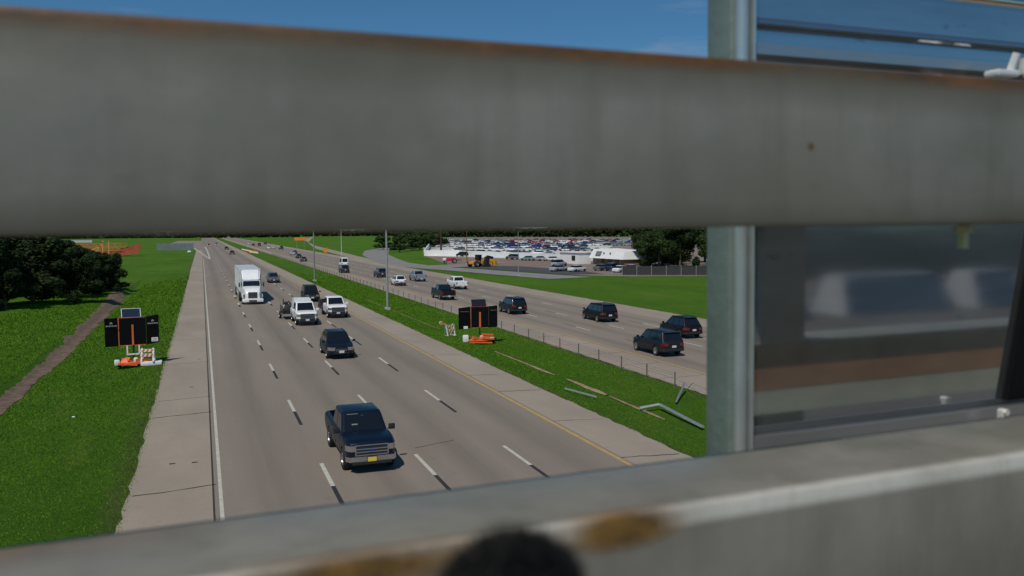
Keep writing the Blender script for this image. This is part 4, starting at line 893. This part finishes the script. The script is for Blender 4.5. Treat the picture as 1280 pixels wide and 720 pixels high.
# ------------------------------------------------------------------ trees
def tree_mesh(seed, h, rw, n, leaf, trunk_h):
    r = np.random.default_rng(seed); lobes = []
    for k in range(22):
        a = r.uniform(0, 2 * PI); q_ = r.uniform(0, 1); d = r.uniform(.3, .95) * rw * (1 - .55 * q_); lobes.append((d * math.cos(a), d * math.sin(a), trunk_h + .06 * h + q_ * (h * .86 - trunk_h), rw * r.uniform(.16, .36), h * r.uniform(.07, .16)))
    lobes.append((0, 0, h * .52, rw * .5, h * .34)); V = []
    for i in range(n):
        L0 = lobes[r.integers(len(lobes))]; d = r.normal(0, 1, 3); d /= np.linalg.norm(d); q = r.uniform(.3, 1.15) ** .6
        p = np.array([L0[0] + d[0] * L0[3] * q, L0[1] + d[1] * L0[3] * q, max(.5, L0[2] + d[2] * L0[4] * q)])
        nrm = d + r.normal(0, .6, 3); nrm /= np.linalg.norm(nrm); a = np.cross(nrm, [0, 0, 1.01]); a /= np.linalg.norm(a) + 1e-6; c = np.cross(nrm, a); s = leaf * r.uniform(.5, 1.3)
        V += [p - a * s, p + c * s * .55, p + a * s, p - c * s * .55]
    b = MB(); b.v = [tuple(v) for v in V]; b.f = [(4 * i, 4 * i + 1, 4 * i + 2, 4 * i + 3) for i in range(n)]; b.mi = [0] * n
    t = MB(); t.bar((0, 0, -.3), (.1, 0, h * .5), .03 * h, n=9, r2=.016 * h)
    for k in range(6):
        l = lobes[k]; t.bar((.05, 0, h * (.22 + .04 * k)), (l[0], l[1], l[2]), .011 * h, n=6, r2=.004 * h)
    return b, t
PROTO = {}
def tree(kind, label, x, y, s, group, z=None, cat='tree'):
    if kind not in PROTO:
        args = dict(dark1=(11, 11, 5.4, 17000, .26, 0.1), dark2=(12, 12, 5.0, 17000, .26, 0.1), mid1=(13, 11, 6.0, 14000, .28, 0.5), bush=(14, 4, 2.6, 5000, .2, 0))[kind]
        cb, tb = tree_mesh(*args); t = thing('leafy_tree' if kind != 'bush' else 'round_bush', label, cat, (x, y, 0), 0, group)
        cb.build('crown', M_LEAF if kind.startswith('dark') else M_LEAF2, t, recalc=False); tb.build('trunk', M_BARK, t, smooth=60); PROTO[kind] = t; o = t
    else: o = copy_tree(PROTO[kind])
    o.location = (x, y, (hz(x) if z is None else z)); o.rotation_euler = (0, 0, random.uniform(0, 6.28)); o.scale = (s * random.uniform(.92, 1.1), s * random.uniform(.92, 1.1), s)
    tag(o, label, cat, group); return o
LG = 'dense dark trees along the left edge'
for i, (x, y, s, k) in enumerate([(-17.8, 122, .6, 'dark2'), (-16.5, 150, .5, 'dark1'), (-17, 143, .5, 'dark2'), (-24, 112, .7, 'dark1'), (-33, 103, .8, 'dark2'), (-22.5, 120, .85, 'dark1'), (-28.5, 114, 1.0, 'dark2'), (-20.8, 131, .66, 'dark2'), (-29, 133, 1.05, 'dark1'), (-36, 128, 1.1, 'dark1'), (-19.5, 146, .62, 'mid1'), (-17.6, 138, .42, 'dark1'), (-27, 150, 1.0, 'dark2'), (-35, 148, 1.1, 'dark1'), (-43, 140, 1.1, 'dark2'), (-22.5, 168, .62, 'mid1'), (-33, 172, 1.0, 'dark1'), (-44, 165, 1.1, 'dark1'), (-31, 195, .8, 'dark2'), (-40, 198, 1.0, 'dark2'), (-50, 190, 1.15, 'dark1'), (-35, 108, 1.0, 'dark2'), (-45, 122, 1.1, 'dark1'), (-38, 225, .85, 'dark1'), (-48, 228, 1, 'dark2'), (-58, 215, 1.1, 'dark2')]):
    if k == 'mid1': l = 'smaller olive green tree at the right end of the grove, %s' % ('by the ditch' if y < 160 else 'before the orange steel')
    else: l = 'dense dark green tree merging with its neighbours in the grove left of the lawn'
    tree(k, l, x + (2.6 if y < 160 else 1.0), y, s * 1.04, LG)
RG = 'green trees behind the dark mesh fence'
for x, y, s, k in [(105, 185, .9, 'mid1'), (105.5, 192, .85, 'mid1'), (109, 182, 1.0, 'dark2'), (117, 178, 1.05, 'mid1'), (111, 194, 1.05, 'dark1'), (114, 194, 1.1, 'mid1'), (124, 188, 1.1, 'mid1'), (130, 176, 1.1, 'dark1'), (119, 205, 1.1, 'dark2'), (130, 204, 1.15, 'mid1')]:
    tree(k, 'leafy green tree in the clump right of the white building, merging with its neighbours', x, y, s, RG, ZR)
tree('bush', 'dark green bush beside the curving ramp, nearest of the bushes', 80.5, 366, 1.9, 'bushes between the ramp and the car lot', ZR, 'bush')
for x, y, s in [(92, 392, 2.0), (99, 405, 2.3), (108, 430, 2.2), (118, 455, 2.4), (128, 480, 2.5), (84, 420, 1.9)]: tree('bush', 'dark green bush in the line beyond the nearest one, left of the white wall', x, y, s, 'bushes between the ramp and the car lot', ZR, 'bush')
# far wood on the horizon
r = np.random.default_rng(5); V = []
def far_wood(n, xf, yf, hh, leaf):
    for i in range(n):
        t_ = r.uniform(); x = xf(t_) ; y = yf(t_) + r.uniform(-20, 20); z = hh * (.75 + .3 * math.sin(x * .03) * math.sin(x * .011 + 2)) * r.uniform(0, 1) ** .7
        p = np.array([x, y, z]); nrm = r.normal(0, 1, 3) + np.array([0, -.6, .5]); nrm /= np.linalg.norm(nrm); a = np.cross(nrm, [0, 0, 1.01]); a /= np.linalg.norm(a); c = np.cross(nrm, a); s = leaf * r.uniform(.5, 1.3); V.extend([p - a * s, p + c * s * .7, p + a * s, p - c * s * .7])
far_wood(18000, lambda t: -1600 + 1750 * t, lambda t: 1500 - 300 * math.sin(t * 3), 17, 3.6)
far_wood(26000, lambda t: 60 + 2200 * t, lambda t: 1650 - 700 * t, 18, 3.8)
far_wood(9000, lambda t: 255 + 340 * t, lambda t: 1190 - 430 * t, 13, 2.4)
b = MB(); b.v = [tuple(v) for v in V]; n = len(V) // 4; b.f = [(4 * i, 4 * i + 1, 4 * i + 2, 4 * i + 3) for i in range(n)]; b.mi = [0] * n
tag(b.build('far_wood', M_LEAF, recalc=False), kind='stuff')

# ------------------------------------------------------------------ left background
t = thing('steel_stack', 'stack of orange-brown lattice steel sections beyond the dark trees', 'steel stack', (-36.5, 345, hz(-36)))
M_ORB = mat('orange_brown_steel', (.50, .17, .05), .7, var=.45, scale=.8); M_ORB2 = mat('rust_red_steel', (.42, .09, .04), .7, var=.3, scale=.8)
for k in range(7):
    b = MB(); y0 = -10 + 3.2 * k; x0 = -10 + .7 * k; x1 = 8 + .5 * k; z0 = .3 + (k % 3) * 1.5
    for zz in (z0, z0 + 1.1):
        for yy in (y0, y0 + 1.4): b.beam((x0, yy, zz), (x1, yy, zz + .2), .16, .16)
    nn = 8
    for j in range(nn):
        xa, xb = x0 + (x1 - x0) * j / nn, x0 + (x1 - x0) * (j + 1) / nn
        for yy in (y0, y0 + 1.4): b.beam((xa, yy, z0), (xb, yy, z0 + 1.1), .10, .10); b.beam((xa, yy, z0), (xa, yy, z0 + 1.1), .10, .10)
    b.build('lattice_section', M_ORB if k % 3 else M_ORB2, t)
for (x0, z0, x1, z1) in ((0, 0, 4, 5.4), (-3, 1, 3, 3.8), (3.5, -.2, 3.7, 5.8), (5.5, -.2, 5.6, 5.6)):
    b = MB(); b.beam((x0, -11, z0), (x1, -11, z1), .3, .3); b.build('leaning_beam', mat('pale_orange_steel', (.62, .30, .12), .7, var=.3), t)
for k in range(6):
    b = MB(); b.beam((8, -8 + 3 * k, .5 + .3 * k), (15, -8 + 3 * k, 1.5 + .5 * k), .9, .9); b.build('beam_bundle', M_ORB2, t)
b = MB(); b.box((-8, 12, 5.3), (12, 3, .9)); b.build('white_beam', mat('dull_white', (.5, .5, .48), .6), t)
t = thing('screen_fence', 'blue-grey mesh fence across the lawn at the far end of the left shoulder', 'fence', (-12, 455, hz(-12)))
M_SCR = mat('blue_grey_screen', (.16, .19, .20), .7, var=.2, scale=.3)
for k in range(5): b = MB(); b.box((-7 + 3.4 * k, 0, 1.9), (3.3, .12, 3.4)); b.build('screen_panel', M_SCR, t)
for k in range(6): b = MB(); b.box((-8.7 + 3.4 * k, -.1, 2.0), (.14, .14, 4)); b.build('post', M_GALV, t)
for (x, y, s, l) in ((-8.0 + .6, 106, .16, 'small white scrap on the lawn above the left message board'), (-3.0, 63.7, .09, 'tiny pale scrap on the grass at the edge of the left shoulder'), (-6.1, 46, .07, 'tiny pale scrap on the lawn left of the near shoulder'), (-5.2, 400, .8, 'white marker at the far end of the left shoulder')):
    vs_, fs_ = blob(s, s * .7, s * .6, (0, 0, 0), 8, 6, .2); b = MB(); b.add(vs_, fs_); o = b.build('litter', M_WPLASTIC); o.location = (x, y, hz(x) + s * .5); tag(o, l, 'litter')

# ------------------------------------------------------------------ car lot on the right
t = thing('white_wall', 'long low white wall in front of the parked cars on the lot', 'wall', (0, 0, ZR))
wall = [(76.4, 305.3), (87.5, 297), (91, 280), (95.1, 263.4), (100, 243), (103.6, 229)]
for i in range(len(wall) - 1):
    (ax, ay), (bx_, by) = wall[i], wall[i + 1]; b = MB(); b.beam((ax, ay, 1.0), (bx_, by, 1.0), .3, 2.1 - .12 * i); b.build('wall_section', M_WPAINT, t)
b = MB(); b.beam((76.4, 305.5, 1.1), (118, 460, 1.3), .4, 2.4); b.build('wall_section', M_WPAINT, t)
# white building
t = thing('white_building', 'small building with a tall white fascia and dark sign panel beside the lot', 'building', (97.8, 198, ZR))
bq = Matrix.Rotation(math.atan2(186.7 - 209.8, 98.9 - 97.4 + 1.2), 4, 'Z')
DV = Vector((98.9 + 1.6, 187.7, 0)) - Vector((97.4, 211.0, 0)); q2 = math.atan2(DV.y, DV.x); t.rotation_euler = (0, 0, q2); t.location = (99.3, 201.0, ZR); t.scale = (.64, 1, 1)
b = MB(); b.box((0, 4, 1.1), (23, 8.4, 2.2)); b.build('wall', mat('tan_wall', (.22, .15, .09), .8, var=.3, scale=.4), t)
b = MB(); b.hexa([(-12.2, -1.2, 1.7), (12.2, -1.2, 1.6), (12.2, 9, 1.6), (-12.2, 9, 1.7), (-11.0, -.1, 4.1), (11.2, -.1, 3.6), (11.2, 7.5, 3.6), (-11.0, 7.5, 4.1)]); rf = b.build('roof', M_WPAINT, t)
b = MB(); b.hexa([(-7.9, -1.02, 2.35), (-4.2, -1.02, 2.35), (-4.2, -.8, 2.35), (-7.9, -.8, 2.35), (-7.9, -.5, 3.5), (-4.2, -.5, 3.5), (-4.2, -.3, 3.5), (-7.9, -.3, 3.5)]); b.build('sign_panel', mat('grey_sign', (.14, .14, .13), .6), rf)
b = MB()
for k in range(4):
    for j in range(3): b.box((-7.3 + .8 * k, -.98 + .16 * j, 2.6 + .32 * j), (.5, .10, .16))
b.build('sign_mark', mat('pale_sign_mark', (.4, .4, .38), .6), rf)
for xx in (-2, 2.5): b = MB(); b.box((xx, -.72, 3.05), (.3, .3, .4)); b.build('roof_vent', M_TRIM, rf)
for xx in (-9, -4.5, 1, 6): b = MB(); b.box((xx, -.25, 1.1), (2.6, .12, 1.2)); b.build('window', M_GLASS, t)
t = thing('white_kiosk', 'small white shed with a dark window left of the white building', 'shed', (95.5, 214, ZR), R(-80))
b = MB(); b.box((0, 0, 1.5), (9, 4, 3.0)); b.build('wall', M_WPAINT, t); b = MB(); b.box((2.2, -2.05, 1.6), (1.6, .1, 1.3)); b.build('window', M_GLASS, t); b = MB(); b.box((0, 0, 3.08), (9.6, 4.6, .14)); b.build('roof', M_WPAINT, t)
# dark mesh fence in front of the right trees
t = thing('mesh_fence', 'dark mesh fence between the green field and the right trees', 'fence', (0, 0, ZR))
f0, f1 = Vector((79.5, 155, 0)), Vector((102, 141.5, 0))
for k in range(9):
    a, c_ = f0.lerp(f1, k / 9), f0.lerp(f1, (k + 1) / 9); b = MB(); b.beam(a + ZV * .95, c_ + ZV * .95, .05, 1.7); b.build('mesh_panel', mat('dark_mesh', (.035, .035, .033), .8, var=.4, scale=3), t)
    b = MB(); b.box(a + ZV * 1.0, (.12, .12, 2.0)); b.build('post', M_GALV, t)
# loader with raised dark bucket, red machine
t = thing('wheel_loader', 'yellow and orange wheel loader with a big dark bucket on the gravel', 'loader', (65.6, 207, ZR), R(-60))
MY = mat('loader_yellow', (.62, .33, .03), .5, var=.25)
b = MB(); b.box((0, 1.8, 1.3), (1.9, 2.6, 1.0), bev=.15); b.build('engine_body', MY, t, smooth=40)
b = MB(); b.box((0, -1.5, 1.1), (1.7, 2.4, .8), bev=.12); b.build('rear_frame', M_OS, t, smooth=40)
b = MB(); b.box((0, .1, 2.3), (1.3, 1.2, 1.3), bev=.12); b.build('cab', M_GLASS, t); b = MB(); b.box((0, .1, 3.0), (1.5, 1.4, .12)); b.build('roof', M_TRIM, t)
for sx in (-1, 1):
    for yy in (-1.8, 1.8): wheel(t, sx * 1.15, yy, .8, .5, sx)
    b = MB(); b.beam((sx * .6, 2.4, 1.4), (sx * .6, 5.0, 1.0), .2, .35); b.build('lift_arm', MY, t)
b = MB(); b.hexa([(-1.4, 5.0, .3), (1.4, 5.0, .3), (1.4, 6.3, .3), (-1.4, 6.3, .3), (-1.4, 4.9, 1.6), (1.4, 4.9, 1.6), (1.4, 5.3, 1.6), (-1.4, 5.3, 1.6)]); b.build('bucket', MY, t)
t = thing('dark_machine', 'tall black machine with a drooping arm beside the yellow loader', 'machine', (67.3, 206, ZR), R(20))
b = MB(); b.beam((0, 0, .3), (.5, 0, 2.5), 1.1, .9); b.beam((.4, 0, 2.6), (2.2, 0, 2.2), .6, .6); b.box((.2, 0, .3), (1.8, 1.4, .6)); b.build('body', M_TRIM, t)
t = thing('red_tractor', 'small red tractor with a white front at the left end of the gravel', 'tractor', (66.2, 233, ZR), R(80))
b = MB(); b.box((0, .6, 1.1), (1.4, 2.2, .9), bev=.15); b.build('body', mat('tractor_red', (.45, .02, .05), .4), t, smooth=40); b = MB(); b.box((0, 2.2, 1.1), (1.3, 1.0, .8), bev=.15); b.build('front', M_WPLASTIC, t)
for sx in (-1, 1):
    for yy, rr in ((-.6, .7), (2, .45)): wheel(t, sx * .85, yy, rr, .35, sx)
b = MB(); b.box((0, -1.8, .9), (1.6, 1.6, .2)); b.build('hitch', mat('brown_steel', (.12, .05, .03), .7), t)

# parked cars: a compact car built once per shape, copied with its own colour
LOTM = {}
def lotpaint(c):
    if c not in LOTM: LOTM[c] = paint('lot_%s' % c, dict(white=(.75, .75, .74), blue=(.02, .04, .22), navy=(.012, .02, .08), red=(.30, .015, .02), silver=(.38, .40, .42), black=(.015, .015, .018), teal=(.16, .30, .30), maroon=(.12, .012, .03), grey=(.12, .12, .13), purple=(.08, .02, .12))[c], .1)
    return LOTM[c]
def lotcar(kind):
    D = DIM[kind]; hl, w2 = D['L'] / 2, D['W'] / 2; t = thing('parked_car', 'x', 'car')
    b = MB(); body_loft(b, [(-hl, D['deck'] - .2), (-hl + .15, D['deck']), (D['yfb'], D['hoodr']), (hl - .3, D['hoodf']), (hl, D['hoodf'] - .2)], [(-hl, w2 * .85), (-hl + .4, w2), (hl - .6, w2), (hl, w2 * .8)], [(-hl, D['zb'] + .1), (hl, D['zb'] + .1)], [-hl, -hl + .15, -hl + .5, 0, D['yfb'], hl - .6, hl - .3, hl])
    wb, wt_ = w2 * .92, w2 * .74
    b.hexa([(-wt_, D['yrt'], D['H'] - .06), (wt_, D['yrt'], D['H'] - .06), (wt_, D['yft'], D['H'] - .06), (-wt_, D['yft'], D['H'] - .06), (-wt_ * .96, D['yrt'] + .04, D['H']), (wt_ * .96, D['yrt'] + .04, D['H']), (wt_ * .96, D['yft'] - .04, D['H']), (-wt_ * .96, D['yft'] - .04, D['H'])])
    b.build('body', lotpaint('white'), t, smooth=35)
    b = MB(); b.hexa([(-wb, D['yrb'], D['belt']), (wb, D['yrb'], D['belt']), (wb, D['yfb'], D['belt']), (-wb, D['yfb'], D['belt']), (-wt_, D['yrt'], D['H'] - .062), (wt_, D['yrt'], D['H'] - .062), (wt_, D['yft'], D['H'] - .062), (-wt_, D['yft'], D['H'] - .062)]); b.build('windows', M_GLASS, t)
    for sx in (-1, 1):
        for yy in (D['wf'], D['wrr']): b = MB(); b.bar((sx * (w2 - .2), yy, D['wr']), (sx * (w2 + .01), yy, D['wr']), D['wr'], n=12); b.build('wheel', M_TYRE, t)
    return t
PC = {'sedan': lotcar('sedan'), 'suv': lotcar('suv'), 'minivan': lotcar('minivan')}; used = {k: False for k in PC}; COLM = {}
def park(kind, col, x, y, rz_, label, group):
    if not used[kind]: o = PC[kind]; used[kind] = True; first = True
    else: o = copy_tree(PC[kind])
    for ch in o.children:
        if ch.name.startswith('body'):
            key = (kind, col)
            if key not in COLM:
                me = ch.data.copy(); me.materials[0] = lotpaint(col); COLM[key] = me
            ch.data = COLM[key]
    o.location = (x, y, ZR + .01); o.rotation_euler = (0, 0, rz_); tag(o, label, 'car', group); return o
LOTROWS = [  # (x0, y0, x1, y1, spacing, colours from left to right)
 (143, 568, 258, 490, 4.6, ['white'] * 4 + ['silver', 'white', 'navy', 'blue', 'silver', 'navy', 'teal', 'maroon', 'purple', 'maroon', 'red', 'black', 'red', 'white', 'red', 'teal', 'navy', 'navy', 'silver', 'white', 'purple', 'navy']),
 (165, 655, 300, 565, 5.4, ['white'] * 6 + ['silver', 'white', 'navy', 'silver', 'red', 'maroon', 'silver', 'red', 'maroon', 'red', 'maroon', 'white', 'red', 'maroon', 'blue', 'silver', 'navy', 'purple', 'silver', 'blue']),
 (190, 740, 345, 640, 6.4, ['grey', 'white', 'white', 'silver', 'white', 'teal', 'silver', 'teal', 'silver', 'red', 'maroon', 'red', 'maroon', 'red', 'maroon', 'purple', 'blue', 'silver', 'red', 'navy', 'silver', 'purple']),
 (150, 496, 226, 432, 4.4, ['white', 'white', 'silver', 'blue', 'navy', 'blue', 'blue', 'navy', 'blue', 'silver', 'navy', 'blue', 'purple', 'blue', 'white', 'black', 'teal', 'silver']),
 (134, 430, 180, 392, 4.0, ['white', 'silver', 'white', 'navy', 'silver', 'blue', 'navy', 'purple', 'blue', 'maroon', 'white', 'blue', 'black', 'black', 'grey']),
 (104, 372, 160, 330, 4.4, ['white', 'white', 'white', 'grey', 'white', 'white', 'silver', 'white', 'teal', 'silver', 'purple', 'silver', 'teal', 'grey']),
 (92, 330, 118, 285, 4.4, ['white', 'white', 'white', 'silver', 'white', 'white', 'white', 'silver', 'white', 'white', 'silver']),
 (118, 470, 150, 440, 4.2, ['white', 'white', 'silver', 'white', 'white', 'white', 'grey', 'white', 'white']),
]
cl = {}
for ri_, (x0, y0, x1, y1, sp_, cols) in enumerate(LOTROWS):
    L0 = math.hypot(x1 - x0, y1 - y0); n = int(L0 / (sp_ * .88)); a = math.atan2(y1 - y0, x1 - x0)
    for k in range(n):
        t_ = (k + .5) / n; c_ = cols[min(len(cols) - 1, int(t_ * len(cols)))]
        if random.random() < .22: c_ = random.choice(['silver', 'white', 'black', 'grey', 'navy'])
        if random.random() < .06: continue
        kd = random.choice(['sedan', 'suv', 'sedan', 'minivan']); jx, jy = random.uniform(-.8, .8), random.uniform(-1.5, 1.5)
        where = ['in the mixed middle rows', 'in the far rows', 'in the farthest row below the dark wood', 'in the blue rows', 'in the near blue rows', 'behind the white wall', 'just behind the white wall', 'on the pale gravel at left'][ri_]
        park(kd, c_, x0 + (x1 - x0) * t_ + jx, y0 + (y1 - y0) * t_ + jy, a + PI / 2 + random.choice([0, PI, .6, 0]) + random.uniform(-.15, .15), '%s car packed tightly %s of the lot' % (c_, where), 'cars parked on the lot')
LOOSE = [('minivan', 'black', 86.0, 290.0, .4, 'black car before the left end of the white wall'), ('suv', 'silver', 95.5, 287, 1.2, 'silver car close to the thick red pole'), ('suv', 'grey', 91.0, 252, .3, 'dark grey car parked before the wall behind the thin pole'), ('sedan', 'teal', 92.0, 241, .5, 'greenish car at the right of the dark grey one before the wall'), ('sedan', 'silver', 94.6, 238, .3, 'silver car before the middle of the white wall'), ('sedan', 'white', 96.6, 233, .3, 'white car second before the right part of the wall'), ('minivan', 'black', 98.6, 226, .3, 'black van before the right part of the wall'), ('suv', 'silver', 84.4, 199, -1.0, 'silver car beside the white shed'), ('sedan', 'black', 87, 205, -1.0, 'black car against the white shed'),
 ('sedan', 'grey', 76.2, 181, .1, 'dark grey car at the near edge of the lot'), ('sedan', 'white', 77.5, 172.5, -1.15, 'long white car at the near edge of the lot'), ('sedan', 'silver', 74.6, 176, -1.15, 'silver car left of the long white car'), ('sedan', 'grey', 84.5, 174.5, -1.1, 'grey car before the white building'), ('suv', 'navy', 86.0, 172, -.9, 'navy car before the middle of the white building'), ('sedan', 'white', 84.6, 165.5, -1.0, 'white car at the right end of the white building'), ('sedan', 'silver', 89.0, 168.6, -1.0, 'silver car beside the mesh fence'),
 ('sedan', 'black', 152, 372, .3, 'lone black car on the tan ground behind the wall'), ('sedan', 'white', 158, 345, .2, 'white car on the tan ground above the white building'), ('sedan', 'white', 146, 338, .2, 'white car alone on the tan ground right of the wall'), ('suv', 'teal', 172, 398, .2, 'greenish suv on the tan ground above the white building')]
for kd, c_, x, y, rz_, l in LOOSE: park(kd, c_, x, y, rz_, l, 'cars parked on the lot')
